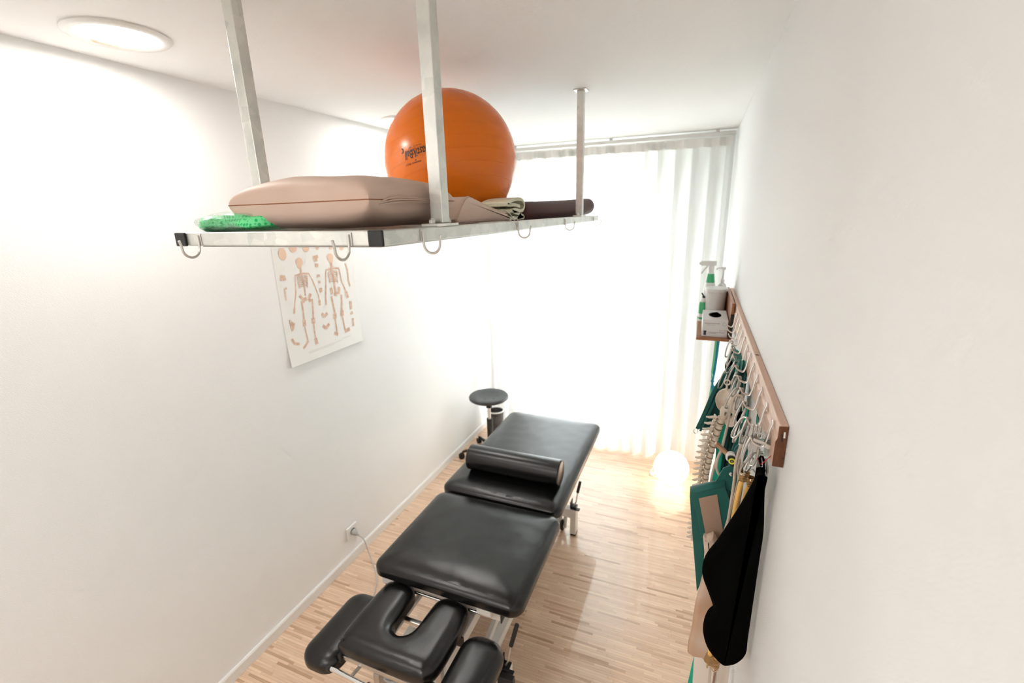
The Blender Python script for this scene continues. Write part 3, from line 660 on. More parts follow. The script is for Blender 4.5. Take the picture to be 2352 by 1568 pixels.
# ================================================================== stool and bin
def stool(x,y):
    r=root('swivel_stool',(x,y,0),'round black swivel stool on castors in the far left corner','stool')
    mb=MB(); mb.lathe([(.0001,.508),(.03,.508),(.12,.518),(.150,.523),(.162,.532),(.164,.543),(.157,.553),(.14,.555),(.10,.549),(.05,.544),(.0001,.543)],(x,y,0),n=56); st=mb.build('seat',STOOLM,r)
    for k in range(6):
        a=PI/6+k*PI/3; mb=MB(); mb.lathe([(.0001,.5462),(.0055,.5462),(.006,.5474),(.004,.5478),(.0001,.5472)],(x+.072*math.cos(a),y+.072*math.sin(a),0),n=12); mb.build('dimple',BLACKP,st)
    mb=MB(); mb.lathe([(.05,.508),(.045,.500),(.014,.492),(.011,.478),(.016,.462),(.024,.455),(.026,.448),(.0001,.447)],(x,y,0),n=24,caps=False); mb.build('seat_mount',BLACKP,r)
    mb=MB(); mb.cyl((x,y,.30),(x,y,.449),.0125); mb.build('gas_lift',mat('lift_metal',(.75,.72,.69),.35,.6),r)
    mb=MB(); mb.lathe([(.014,.345),(.024,.345),(.025,.335),(.025,.10),(.035,.075),(.035,.06),(.0001,.06)],(x,y,0),n=24); mb.build('column',BLACKP,r)
    for k in range(5):
        a=math.radians(212+72*k+0); d=V((math.cos(a),math.sin(a),0)); o=V((x,y,0)); e=o+d*.245
        mb=MB(); mb.tube([o+d*.02+V((0,0,.085)),o+d*.12+V((0,0,.080)),o+d*.225+V((0,0,.066)),e+V((0,0,.062))],.012,10,rr=[.017,.014,.011,.010]); lg=mb.build('leg',BLACKP,r)
        t=V((-d.y,d.x,0)); mb=MB(); mb.cyl(e+V((0,0,.058)),e+V((0,0,.04)),.006); 
        for s in (-1,1): mb.cyl(e+t*s*.004+V((0,0,.025))+d*.006,e+t*s*.016+V((0,0,.025))+d*.006,.025,n=24)
        mb.build('castor',RUB,lg,bevel=.002)
    return r
stool(.285,3.165)
bn=root('waste_bin',(.235,3.40,0),'small dark grey waste bin with a white rim behind the swivel stool','bin')
mb=MB(); mb.lathe([(.0001,.004),(.060,.004),(.070,.27),(.072,.31),(.068,.31),(.060,.02),(.0001,.012)],(.235,3.40,0),n=40); mb.build('bin_body',BINM,bn)
mb=MB(); mb.tube([(.235+.0715*math.cos(2*PI*k/40),3.40+.0715*math.sin(2*PI*k/40),.312) for k in range(40)],.0065,8,closed=True); mb.build('rim',WPLAST,bn)
mb=MB(); mb.lathe([(.0001,0),(.062,0),(.062,.004),(.0001,.004)],(.235,3.40,0),n=40); mb.build('base_ring',BLACKP,bn)

# globe lamp --------------------------------------------------------------
gl=root('globe_lamp',(1.738,3.235,0),'glowing round white globe lamp on the floor in front of the curtain','lamp')
mb=MB(); mb.sphere((1.738,3.235,.132),.124,48,32); mb.build('glass_globe',mat('glowing_opal_glass',(1,1,1),.3,emis=(1,.80,.58),es=2.6),gl)
mb=MB(); mb.lathe([(.0001,0),(.052,0),(.052,.008),(.045,.014),(.0001,.014)],(1.738,3.235,0),n=32); mb.build('base',WPLAST,gl)
mb=MB(); mb.tube(smoothpath([(1.69,3.26,.006),(1.64,3.27,.005),(1.606,3.29,.005),(1.585,3.33,.006),(1.60,3.40,.006),(1.68,3.52,.006),(1.80,3.56,.006)],6),.003,8); cd=mb.build('cord',WPLAST,gl)
mb=MB(); mb.box(1.588,1.612,3.285,3.325,.0,.020); mb.build('switch',WPLAST,gl,bevel=.006,seg=3)
# ================================================================== treatment couch
co=root('treatment_couch',(.95,1.9,0),'black padded adjustable treatment couch on a white steel frame in the middle of the room','couch')
def part(mb,name,m,p=co,**k): return mb.build(name,m,p,**k)
cu1=part(puffy(rrect(.602,1.272,1.845,2.885,.055),.532,.607,.16,.014),'foot_cushion',LEA)
cu2=part(puffy(rrect(.617,1.292,1.243,1.825,.055),.532,.608,.16,.014),'middle_cushion',LEA)
U2=[(.745,.925),(1.03,.925),(1.085,.945),(1.105,1.0),(1.105,1.17),(1.09,1.235),(1.04,1.256),(.985,1.25),(.955,1.22),(.948,1.16),(.944,1.09),(.93,1.055),(.90,1.04),(.87,1.055),(.858,1.09),(.856,1.16),(.85,1.22),(.82,1.252),(.765,1.258),(.715,1.240),(.7,1.18),(.697,1.0),(.71,.945)]
U2=[(x-.02,y+.022) for x,y in U2]
hc=part(puffy(smooth2(U2,4),.462,.530,.062,.007),'head_cushion',LEA)
mb=MB(); padded(mb,inset(smooth2(U2,4),.018),[(0,.446),(0,.464)],lambda u,v,h:V((u,v,h))); part(mb,'head_board',BLACKP,co,smooth=False)
# arm rests
aL=part(puffy(rrect(.525,.692,.905,1.24,.065),.385,.452,.075,.008),'arm_rest',LEA); aR=part(puffy(rrect(1.100,1.268,.800,1.192,.070),.432,.500,.078,.008),'arm_rest',LEA)
# upper frame
def fb(nm,*a,m=POWDER,b=.003,p=co): mb=MB(); mb.box(*a); return part(mb,nm,m,p,smooth=False,bevel=b)
cc=fb('cross_channel',.652,1.192,1.288,1.335,.455,.505)
fb('channel_end_cap',1.192,1.197,1.286,1.337,.447,.507,m=BLACKP,p=cc); fb('channel_end_cap',.647,.652,1.286,1.337,.447,.507,m=BLACKP,p=cc)
mb=MB(); mb.cyl((.68,1.268,.488),(1.16,1.268,.488),.0065); part(mb,'pivot_rod',CHROME)
for x in (.69,1.135):
    mb=MB(); mb.box(x-.03,x+.03,1.255,1.30,.497,.53); part(mb,'hinge_block',POWDER,smooth=False,bevel=.003)
for x in (.70,1.17):
    fb('long_rail',x-.02,x+.02,1.335,2.80,.47,.51)
fb('rear_cross_rail',.68,1.19,2.80,2.84,.47,.51); fb('middle_cross_rail',.72,1.15,1.80,1.85,.47,.51)
for x in (.70,1.17):
    for y0,y1 in ((1.30,1.80),(1.87,2.82)):
        fb('cushion_support',x-.018,x+.018,y0+.02,y1-.02,.51,.533,m=BLACKP)
ma=fb('main_beam',1.045,1.085,1.18,2.70,.405,.452); fb('beam_end_cap',1.043,1.087,1.174,1.180,.403,.454,m=BLACKP,p=ma)
mb_=fb('main_beam',.775,.815,1.34,2.70,.405,.452)
for x in (.8,1.065):
    for y in (1.8,2.68): fb('beam_bracket',x-.018,x+.018,y-.025,y+.025,.452,.47)
# head mechanism: slide rods, rail under the head cushion, corner caps
hr=fb('head_rail',.705,1.055,.955,.975,.432,.452,m=STEEL); fb('rail_cap',.690,.705,.945,.985,.425,.462,m=BLACKP,p=hr); fb('rail_cap',1.055,1.078,.935,.985,.418,.462,m=BLACKP,p=hr)
fb('head_rail',.72,1.05,1.17,1.19,.428,.446,m=STEEL)
for x in (.81,.965):
    fb('slide_bar',x-.01,x+.01,.975,1.33,.428,.446,m=POWDER)
for x,y,z0 in ((.853,.962,.11),(1.005,1.12,.11)):
    mb=MB(); mb.box(x-.012,x+.012,y-.012,y+.012,z0,.432); part(mb,'support_post',mat('post_steel',(.55,.50,.46),.3,.8),smooth=False,bevel=.002)
mb=MB(); mb.bar((.99,1.245,.40),(.99,1.245,.12),.075,.018,(0,1,0)); part(mb,'drive_cover',POWDER,smooth=False,bevel=.006)
mb=MB(); mb.cyl((1.0,1.175,.21),(1.08,1.21,.215),.0065); mb.cyl((.992,1.172,.21),(1.002,1.176,.21),.013); part(mb,'clamp_screw',BLACKP)
mb=MB(); mb.cyl((.80,1.19,.437),(.80,1.22,.437),.02); part(mb,'clamp_knob',BLACKP)
mb=MB(); mb.cyl((1.0,1.33,.30),(1.0,1.36,.30),.03); part(mb,'clamp_knob',BLACKP)
# arm rest bars
ab=MB(); ab.cyl((.66,.925,.415),(.845,.915,.418),.0085); arm=part(ab,'arm_bar',CHROME)
mb=MB(); mb.cyl((.842,.9152,.418),(.868,.9138,.4184),.0135); part(mb,'bar_tip',BLACKP,arm); mb=MB(); mb.cyl((.64,.926,.415),(.672,.9244,.4152),.0125); part(mb,'bar_collar',BLACKP,arm)
mb=MB(); mb.cyl((.765,.92,.4165),(.80,1.18,.436),.0062); part(mb,'arm_stay',STEEL,arm)
mb=MB(); mb.cyl((1.18,.95,.425),(1.0,.98,.43),.0085); a2=part(mb,'arm_bar',CHROME)
mb=MB(); mb.box(1.13,1.24,.86,1.12,.424,.434); part(mb,'arm_board',BLACKP,a2); mb=MB(); mb.box(.56,.66,.94,1.2,.377,.387); part(mb,'arm_board',BLACKP,arm)
mb=MB(); mb.cyl((.66,1.10,.40),(.80,1.18,.432),.0075); part(mb,'arm_stay',STEEL,arm)
# scissor lift
for x in (1.06,.80):
    dx=.028
    mb=MB(); mb.bar((x+dx,1.36,.405),(x+dx,2.30,.15),.022,.04); part(mb,'scissor_arm',POWDER,smooth=False,bevel=.003)
    mb=MB(); mb.bar((x,1.40,.15),(x,2.34,.40),.022,.04); part(mb,'scissor_arm',POWDER,smooth=False,bevel=.003)
    mb=MB(); mb.cyl((x-.03,1.86,.272),(x+.05,1.86,.272),.014); part(mb,'pivot_bolt',BLACKP)
mb=MB(); mb.cyl((.80,1.62,.21),(1.06,1.62,.21),.012); part(mb,'cross_shaft',STEEL)
mb=MB(); mb.cyl((.93,1.55,.17),(.93,1.95,.33),.028); mb.cyl((.93,1.95,.33),(.93,2.2,.42),.014); part(mb,'lift_motor',mat('motor_grey',(.5,.48,.46),.4))
# base
for x in (.78,1.085):
    fb('base_rail',x-.021,x+.021,1.34,2.46,.105,.15)
def base_end(y,s):
    bb=fb('base_beam',.74,1.178,y-.025,y+.025,.125,.185)
    for x,sx in ((1.195,1),(.722,-1)):
        mb=MB(); mb.box(x-.018,x+.018,y-.030,y+.030,.012,.195); fo=part(mb,'foot_leg',POWDER,smooth=False,bevel=.003)
        mb=MB(); mb.box(x-.018,x+.018,y-.028,y+.028,.0,.012); part(mb,'foot_pad',RUB,fo,smooth=False,bevel=.002)
    for x in (1.125,.79):
        mb=MB(); mb.bar((x+.018,y-.01,.128),(x+.006,y+.012,.034),.012,.05); mb.bar((x-.030,y-.01,.128),(x-.022,y+.012,.034),.012,.05); ca=part(mb,'castor_fork',WHITE,smooth=False,bevel=.002)
        mb=MB(); mb.cyl((x-.018,y+.012,.034),(x+.001,y+.012,.034),.034,n=28); part(mb,'castor_wheel',RUB,ca,bevel=.004)
        mb=MB(); mb.cyl((x-.0195,y+.012,.034),(x+.0025,y+.012,.034),.018,n=20); part(mb,'wheel_hub',mat('hub_grey',(.5,.42,.36),.5),ca)
    # brake lever with black grip
    mb=MB(); mb.box(1.179,1.214,y-.020,y+.022,.196,.204); mb.box(1.173,1.18,y-.02,y+.03,.19,.235); mb.box(1.178,1.235,y-.03,y-.004,.19,.197); br=part(mb,'lever_bracket',BLACKP,smooth=False,bevel=.002)
    a=V((1.196,y+.004,.205)); k=V((1.213,y+.008,.222)); e=V((1.2135,y+.075,.262)); g0=V((1.2145,y+.09,.271)); g1=V((1.226,y+.155,.322))
    a=V((1.195,y,.205)); k=V((1.207,y+.004,.232)); g0=V((1.211,y+.022,.288)); g1=V((1.230,y+.05,.378)) if s else V((1.223,y+.04,.360))
    mb=MB(); mb.tube([a,k,k+(g0-k)*.5,g0],.0048,10); lv=part(mb,'lever',STEEL)
    mb=MB(); d=(g1-g0)
    mb.tube([g0+d*i/14 for i in range(15)],.0095,14,rr=[.0088+.0010*(i%2) for i in range(15)]); part(mb,'lever_grip',BLACKP,lv)
base_end(1.315,1); base_end(2.445,0)
fb('pedal_plate',1.178,1.245,1.262,1.29,.150,.20,m=BLACKP)
fb('near_base_plate',.86,1.18,1.17,1.29,.085,.125)

# bolster on the couch
mb=MB(); A=V((.690,2.045,.676)); B=V((1.222,2.045,.676)); R=[]
for s,k in ((0,.0),(0,.86),(.004,.95),(.012,1),(.3,1),(.6,1),(.988,1),(.996,.95),(1,.86),(1,.0)):
    R.append(mb.ring([A+(B-A)*s+V((0,math.cos(2*PI*i/40),math.sin(2*PI*i/40)))*max(.070*k,1e-4) for i in range(40)]))
for i in range(len(R)-1): mb.bridge(R[i],R[i+1])
bo=mb.build('neck_roll',LEA); tag(bo,'black leatherette cylinder bolster lying across the foot end of the couch','bolster')

# ================================================================== wooden peg rail on the right wall
RX=W-.017
rr_=root('peg_rail',(W-.01,1.65,1.513),'larch wood rail with a row of wire pegs on the right wall','rail')
mb=MB(); pr=[(W-.0005,1.513),(RX-.003,1.513),(RX-.003,1.566),(RX,1.573),(RX,1.598),(RX+.002,1.6005),(W-.0005,1.6005)]
R=[mb.ring([V((p[0],y,p[1])) for p in pr]) for y in (.9085,2.56)]; mb.bridge(*R); mb.cap(R[0]); mb.cap(R[1],True)
bd=mb.build('board',RAILW,rr_,smooth=False,bevel=.0012)
mb=MB(); pr2=[(W-.001,1.514),(RX-.0025,1.514),(RX-.0025,1.5655),(RX+.0004,1.573),(RX+.0004,1.598),(W-.001,1.6)]
R=[mb.ring([V((p[0],y,p[1])) for p in pr2]) for y in (.9075,.9092)]; mb.bridge(*R); mb.cap(R[0]); mb.cap(R[1],True); eg=mb.build('end_grain',ENDG,bd,smooth=False)
mb=MB(); mb.bar((W-.0105,.9073,1.583),(W-.0085,.9073,1.568),.0022,.0006,(0,1,0)); mb.bar((W-.006,.9073,1.534),(W-.0012,.9073,1.5335),.0012,.0006,(0,1,0)); mb.build('end_slots',BLACKP,eg,smooth=False)
mb=MB(); mb.bar((W-.0065,.907,1.588),(W-.0060,.907,1.576),.003,.0008,(0,1,0)); mb.build('slot_tag',WHITE,eg,smooth=False)
# knot in the wood
mb=MB(); mb.lathe([(.0001,0),(.005,0),(.0055,.0004),(.0001,.0006)],(W-.009,1.37,1.6003),(0,0,1),16); mb.build('wood_knot',mat('dark_knot',(.14,.07,.05),.7),bd)
PEGY=[.955+.094*i for i in range(12)]
PEGX=W-.047; PEGZ=1.538
PEGM=mat('zinc_wire',(.82,.78,.74),.3,.6)
def peg(y):
    P=[]
    for s in (-1,1):
        q=[(RX-.0035,1.582),(RX-.007,1.568),(RX-.010,1.545),(RX-.017,1.530),(PEGX-.002,PEGZ-.002),(PEGX-.008,PEGZ+.008)]
        q=[(x,y+s*.0045,z) for x,z in q]
        P.append(q)
    path=P[0][::-1]+[(RX-.003,y-.003,1.587),(RX-.003,y+.003,1.587)]+P[1]
    mb=MB(); mb.tube(smoothpath(path,3),.0017,7); mb.tube([P[0][-1],(P[0][-1][0]-.001,y,P[0][-1][2]+.002),P[1][-1]],.0017,7); return mb.build('peg',PEGM,rr_)
for y in PEGY: peg(y)

# shelf on the rail ------------------------------------------------------
sf=root('wall_shelf',(1.89,2.32,1.445),'small brown wooden shelf hooked on the far end of the peg rail','shelf')
mb=MB(); mb.box(1.820,RX-.006,2.10,2.55,1.437,1.449); mb.build('shelf_board',SHW,sf,smooth=False,bevel=.0015)
mb=MB(); mb.box(RX-.016,RX-.004,2.10,2.55,1.4495,1.606); mb.build('back_board',SHW,sf,smooth=False,bevel=.0015)
mb=MB(); mb.box(RX-.0165,RX-.0035,2.096,2.0995,1.452,1.560); mb.build('edge_strip',BLACKP,sf,smooth=False)
# glove box
ZS=1.4495
gb=root('glove_box',(1.895,2.24,ZS),'white cardboard box of black gloves on the wall shelf','box')
mb=MB(); a,b_,y0,y1,z1=1.842,1.944,2.125,2.345,ZS+.075; t=.001; 
mb.box(a,b_,y0,y1,ZS,z1); mb.setmat(0); gbm=mb
def oval(cx,cy,rx,ry,z,n=28): return [V((cx+rx*math.cos(2*PI*i/n),cy+ry*math.sin(2*PI*i/n),z)) for i in range(n)]
mb.cap(mb.ring(oval((a+b_)/2,2.235,.027,.055,z1+.0005))); mb.setmat(1)
mb=MB(); c=V(((a+b_)/2+.004,2.225,z1+.001)); rows=[]
for j in range(9):
    rr=.001+.0205*j/8; rows.append(mb.ring([c+V((rr*math.cos(2*PI*i/24)*(1+.25*math.sin(3*i)),rr*2.0*math.sin(2*PI*i/24),.010*(1-(j/8)**2)*(1+.4*math.sin(i*1.7+j)) )) for i in range(24)]))
mb.cap(rows[0])
for j in range(8): mb.bridge(rows[j],rows[j+1])
mb.build('black_glove',BLACKC,gb)
PR=mat('grey_lilac_print',(.45,.40,.42),.6); DK=mat('dark_print',(.05,.05,.08),.6); BL=mat('pale_blue_print',(.55,.68,.72),.6)
mb=gbm; yy=y0-.0006
for z,x0,x1,h in ((ZS+.058,.008,.070,.0032),(ZS+.052,.016,.052,.0012),(ZS+.019,.024,.092,.0022),(ZS+.014,.024,.060,.0018)): mb.box(a+x0,a+x1,yy,yy+.0005,z,z+h)
for x in (.072,.080,.088,.095): mb.box(a+x,a+x+.0016,yy,yy+.0005,ZS+.024,ZS+.034)
mb.setmat(2)
mb.box(a+.006,a+.018,yy,yy+.0005,ZS+.016,ZS+.026); mb.lathe([(.0001,0),(.006,0),(.006,.0005),(.0001,.0005)],(a+.012,yy,ZS+.011),(0,1,0),14); mb.setmat(3)
mb.lathe([(.006,0),(.0085,0),(.0085,.0005),(.006,.0005)],(a+.088,yy,ZS+.058),(0,1,0),20,caps=False); mb.setmat(4); mb.build('carton',[mat('carton_white',(.80,.80,.80),.5),mat('box_inside',(.03,.03,.03),.9),PR,DK,BL],gb,smooth=False)
# white bucket
bk=root('wipes_bucket',(1.905,2.42,ZS),'white plastic tub behind the glove box on the wall shelf','tub')
mb=MB(); mb.lathe([(.0001,0),(.040,0),(.043,.004),(.047,.150),(.049,.152),(.050,.168),(.046,.170),(.0001,.170)],(1.896,2.42,ZS),n=40); bk_=mb.build('tub',mat('tub_white',(.78,.75,.72),.45),bk)
mb=MB(); mb.lathe([(.050,.156),(.0515,.158),(.0515,.170),(.048,.173),(.030,.1745),(.0001,.175)],(1.896,2.42,ZS),n=40,caps=False); mb.build('lid',WPLAST,bk)
# pump dispenser on / beside the tub
pm=root('pump_bottle',(1.932,2.51,ZS),'white pump bottle standing behind the tub on the wall shelf','bottle')
mb=MB(); mb.lathe([(.0001,0),(.024,0),(.026,.004),(.026,.15),(.018,.175),(.010,.182),(.010,.20),(.0001,.20)],(1.924,2.512,ZS),n=28); mb.build('bottle_body',WPLAST,pm)
mb=MB(); mb.cyl((1.924,2.512,ZS+.198),(1.924,2.512,ZS+.255),.005); mb.cyl((1.924,2.512,ZS+.25),(1.924,2.512,ZS+.262),.011); mb.tube([(1.924,2.512,ZS+.257),(1.90,2.505,ZS+.257),(1.89,2.502,ZS+.250)],.0045,8); mb.build('pump_head',WPLAST,pm)
# spray bottle with green label
sb=root('spray_bottle',(1.867,2.505,ZS),'tall white spray bottle with a green neck on the wall shelf','bottle')
bxx,byy=1.868,2.508
mb=MB(); mb.lathe([(.0001,0),(.027,0),(.029,.004),(.029,.145),(.026,.165),(.021,.185)],(bxx,byy,ZS),n=32,caps=False); mb.lathe([(.0155,.228),(.012,.236),(.012,.246),(.0001,.246)],(bxx,byy,ZS),n=28,caps=False); mb.build('bottle_body',WPLAST,sb)
mb=MB(); mb.lathe([(.0212,.184),(.0158,.229)],(bxx,byy,ZS),n=32,caps=False); mb.build('green_neck',mat('green_label',(.06,.45,.19),.45),sb)
mb=MB(); mb.cyl((bxx,byy,ZS+.244),(bxx,byy,ZS+.268),.014); mb.box(bxx-.050,bxx+.022,byy-.010,byy+.010,ZS+.268,ZS+.292); mb.box(bxx-.058,bxx-.049,byy-.006,byy+.006,ZS+.272,ZS+.286); 
mb.tube([(bxx-.018,byy,ZS+.270),(bxx-.03,byy,ZS+.252),(bxx-.046,byy,ZS+.228)],.005,8); mb.build('trigger_head',WPLAST,sb,smooth=False,bevel=.003)
# small green bottle with black nozzle
gbt=root('detergent_bottle',(1.838,2.43,ZS),'small white and green bottle with a black nozzle at the shelf edge','bottle')
mb=MB(); mb.lathe([(.0001,0),(.0185,0),(.0195,.003),(.0195,.012)],(1.843,2.43,ZS),n=28,caps=False); mb.lathe([(.0195,.030),(.0195,.085),(.017,.10),(.012,.112),(.009,.118),(.0001,.118)],(1.843,2.43,ZS),n=28,caps=False); mb.lathe([(.0195,.012),(.0195,.030)],(1.843,2.43,ZS),n=28,caps=False); mb.build('bottle_body',WPLAST,gbt)
mb=MB(); mb.lathe([(.0198,.012),(.0198,.022)],(1.843,2.43,ZS),n=28,caps=False); mb.lathe([(.0199,.040),(.0199,.084),(.0175,.098)],(1.843,2.43,ZS),n=28,caps=False); mb.build('green_label',MATS['green_label'],gbt)
mb=MB(); mb.cyl((1.843,2.43,ZS+.117),(1.843,2.43,ZS+.126),.008); mb.cyl((1.843,2.43,ZS+.124),(1.832,2.43,ZS+.142),.004,.003); mb.build('nozzle',BLACKP,gbt)
# exercise band knotted under the shelf
eb=root('exercise_band',(1.915,2.2,1.2),'turquoise and green elastic band knotted and hanging below the wall shelf','band')
mb=MB()
def ribbon(P,w,name,m,par,th=.0012,nrm=(0,1,0)):
    P=smoothpath(P,5); mb=MB(); R=[]; nn=V(nrm).normalized()
    for i,p in enumerate(P):
        t=(P[min(i+1,len(P)-1)]-P[max(i-1,0)]).normalized(); s=t.cross(nn).normalized(); n2=s.cross(t).normalized(); ww=(w[i*(len(w)-1)//max(1,len(P)-1)] if isinstance(w,(list,tuple)) else w)/2
        R.append(mb.ring([p+s*ww+n2*th/2,p-s*ww+n2*th/2,p-s*ww-n2*th/2,p+s*ww-n2*th/2]))
    for i in range(len(R)-1): mb.bridge(R[i],R[i+1])
    mb.cap(R[0],True); mb.cap(R[-1]); return mb.build(name,m,par)
BLUEB=mat('turquoise_latex',(.0,.27,.38),.45); LIME=mat('pale_green_latex',(.22,.72,.40),.45)
ribbon([(1.917,2.2,1.437),(1.915,2.2,1.33),(1.911,2.2,1.24),(1.908,2.2,1.215)],[.011,.010,.008,.012],'turquoise_band',BLUEB,eb)
ribbon([(1.908,2.203,1.437),(1.906,2.203,1.33),(1.903,2.203,1.25),(1.906,2.203,1.215)],[.011,.010,.006,.006],'green_band',LIME,eb)
ribbon([(1.908,2.2,1.216),(1.912,2.2,1.19),(1.918,2.2,1.16),(1.912,2.2,1.12)],[.008,.018,.02,.014],'band_tail',BLUEB,eb)
ribbon([(1.907,2.203,1.216),(1.905,2.203,1.17),(1.902,2.203,1.10)],[.006,.008,.008],'band_tail',LIME,eb)
mb=MB(); mb.sphere((1.908,2.2,1.216),.008,14,10,(1,1,.8)); mb.build('knot',BLUEB,eb)

# ================================================================== things hanging from the pegs
def carabiner_mesh(nm='carabiner',L=.060,w=.0155,r=.0023):
    mb=MB(); P=[]
    for k in range(28):
        a=2*PI*k/28; x=w/2*math.cos(a)*(1.0+.12*math.sin(a)); z=L/2*math.sin(a); 
        zz=math.copysign(min(abs(z)*1.15,L/2-.0 if abs(z)>L/2*.9 else abs(z)*1.15),z)
        P.append(V((x,0,zz-L/2)))
    mb.tube(P,r,8,closed=True); mb.cyl((w/2+.0002,0,-L*.62),(w/2+.0002,0,-L*.3),r*1.45,n=10); return mb
cproto=carabiner_mesh().build('carabiner',mat('carabiner_zinc',(.50,.48,.45),.3,.9))
cproto.location=(0,0,0)
# carabiner mesh local origin is at its base; shift so that the top hangs on the peg
CL=.058
made=[]
def carab(x,y,z,rz,ry,label,sc=1.,grp='snap hooks on the peg rail'):
    o=cproto if not made else cproto.copy()
    if made: COL.objects.link(o)
    made.append(o)
    R=Euler((0,ry,rz)).to_matrix(); top=V((x,y,z)); o.rotation_euler=(0,ry,rz); o.scale=(sc,sc,sc)
    o.location=top-R@V((0,0,CL*sc)); tag(o,label,'snap hook',grp); return o
GL='zinc snap hook hanging among the others on the peg rail'
for i,(y,dx,dz,rz,ry) in enumerate(((.955,0,0,.5,.25),(.955,.006,-.004,-.3,.05),(1.049,0,0,.7,.25),(1.049,-.006,.0,-.4,.4),(1.143,0,0,.4,.3),(1.143,-.004,-.045,.9,.35),(1.237,0,0,.6,.2),(1.237,-.012,-.002,.2,.38),(1.331,0,0,.5,.25),(1.331,-.006,0,-.5,.12),(1.425,-.002,0,.3,.3),(1.519,0,0,.4,.4),(1.519,-.02,-.05,.4,.3),(1.613,0,0,.8,.3),(1.707,0,0,.2,.2))):
    carab(PEGX-.004+dx,y,PEGZ+.004+dz,rz,ry,GL)
ch='zinc snap hook in the chain below the steel cam clamp'
for x,y,z,rz,ry in ((1.944,.972,1.505,.6,.5),(1.937,.985,1.482,-.5,.35),(1.950,.975,1.490,1.2,.05),(1.958,.965,1.492,.3,-.1),(1.930,1.02,1.512,1.0,.4)): carab(x,y,z,rz,ry,ch,.85,'snap hooks below the cam clamp')

# black two-lobed sling
PAD=[(1.953,1.484),(1.96,1.474),(1.966,1.407),(1.974,1.339),(1.977,1.276),(1.979,1.194),(1.982,1.122),(1.98,1.049),(1.973,1.009),(1.958,0.979),(1.94,0.963),(1.926,0.96),(1.906,0.976),(1.89,0.998),(1.879,1.032),(1.878,1.065),(1.884,1.095),(1.893,1.112),(1.89,1.126),(1.877,1.16),(1.865,1.191),(1.863,1.221),(1.869,1.251),(1.887,1.291),(1.904,1.337),(1.921,1.384),(1.935,1.43),(1.945,1.465)]
ps=root('black_head_sling',(1.93,.945,.96),'black two lobed padded sling hanging at the near end of the peg rail','sling')
slab([(min(x,1.972)-.0,z) for x,z in PAD],.948,.030,'padding',BLACKC,ps,.014,3)
mb=MB(); mb.tube([(1.957,.948,1.483),(1.955,.950,1.500),(1.951,.955,1.512),(1.948,.958,1.50),(1.952,.952,1.486)],.0022,6); mb.build('loop',BLACKC,ps)
mb=MB(); mb.tube([(1.928,.955,.958),(1.924,.955,.952),(1.922,.955,.944)],.002,6); mb.build('tail_cord',ROPEB,ps)
mb=MB(); mb.tube([(1.962,.925,1.527),(1.956,.935,1.510),(1.950,.945,1.494)],.0008,5); tag(mb.build('red_cord',RED),'thin red cord at the near end of the peg rail above the black sling','cord')

# teal belt with velcro
tb=root('teal_fixation_belt',(1.87,1.11,.98),'wide teal belt with a beige velcro strip folded over behind the black sling','belt')
slab([(1.827,1.296),(1.905,1.335),(1.919,1.296),(1.936,1.171),(1.879,1.154),(1.874,1.181),(1.863,1.177),(1.846,1.251)],1.10,.004,'front_flap',TEAL,tb,.0018)
slab([(1.827,1.276),(1.859,1.278),(1.875,1.159),(1.879,1.029),(1.868,0.98),(1.852,1.093)],1.128,.004,'back_flap',TEAL,tb,.0018)
slab([(1.848,1.292),(1.889,1.313),(1.91,1.219),(1.922,1.142),(1.884,1.138),(1.874,1.186)],1.0965,.0025,'velcro_strip',VELC,tb,.001)
mb=MB(); R=[]
for k in range(9):
    a=PI*k/8; y=1.114-.014*math.cos(a); z=.012*math.sin(a)
    R.append(mb.ring([V((1.827,y,1.294+z)),V((1.866,y,1.3145+z)),V((1.905,y,1.334+z))]))
for i in range(8): mb.bridge(R[i],R[i+1],False)
o=mb.build('fold',TEAL,tb); k_=o.modifiers.new('t','SOLIDIFY'); k_.thickness=.004; k_.offset=0
ribbon([(1.905,1.112,1.325),(1.925,1.12,1.38),(1.935,1.13,1.44),(1.934,1.143,1.492)],[.05,.03,.018,.010],'hanging_strap',TEAL,tb,.004)
# beige wrap
wr=root('beige_wrap',(1.90,1.06,.83),'rolled beige padded wrap hanging behind the black sling','wrap')
slab([(1.865,1.205),(1.873,1.212),(1.905,1.193),(1.932,0.853),(1.891,0.834),(1.856,0.837),(1.86,0.909),(1.863,0.999),(1.873,1.093),(1.873,1.156)],1.065,.030,'wrap_padding',WRAPM,wr,.013,2)
mb=MB(); mb.tube([(1.905,1.062,1.20),(1.922,1.055,1.33),(1.93,1.05,1.46),(1.932,1.049,1.497)],.0022,6); mb.build('hanging_cord',ROPE,wr)
# lower boards and green strap
wb=root('white_sling',(1.9,1.15,.6),'off white leatherette sling with stitched edge hanging low behind the beige wrap','sling')
slab([(1.878,0.76),(1.934,0.786),(1.934,0.644),(1.883,0.62)],1.125,.008,'front_panel',OFFW,wb,.003); slab([(1.938,0.753),(1.987,0.774),(1.988,0.632),(1.938,0.608)],1.155,.008,'side_panel',OFFW,wb,.003)
slab([(1.925,.74),(1.938,.742),(1.941,1.49),(1.935,1.49)],1.14,.003,'hanging_strap',OFFW,wb,.001)
ge=slab([(1.881,0.71),(1.892,0.715),(1.901,0.603),(1.871,0.589)],1.172,.003,'green_strap',BGREEN,None,.001); tag(ge,'bright green strap end showing low beside the off white sling','strap')

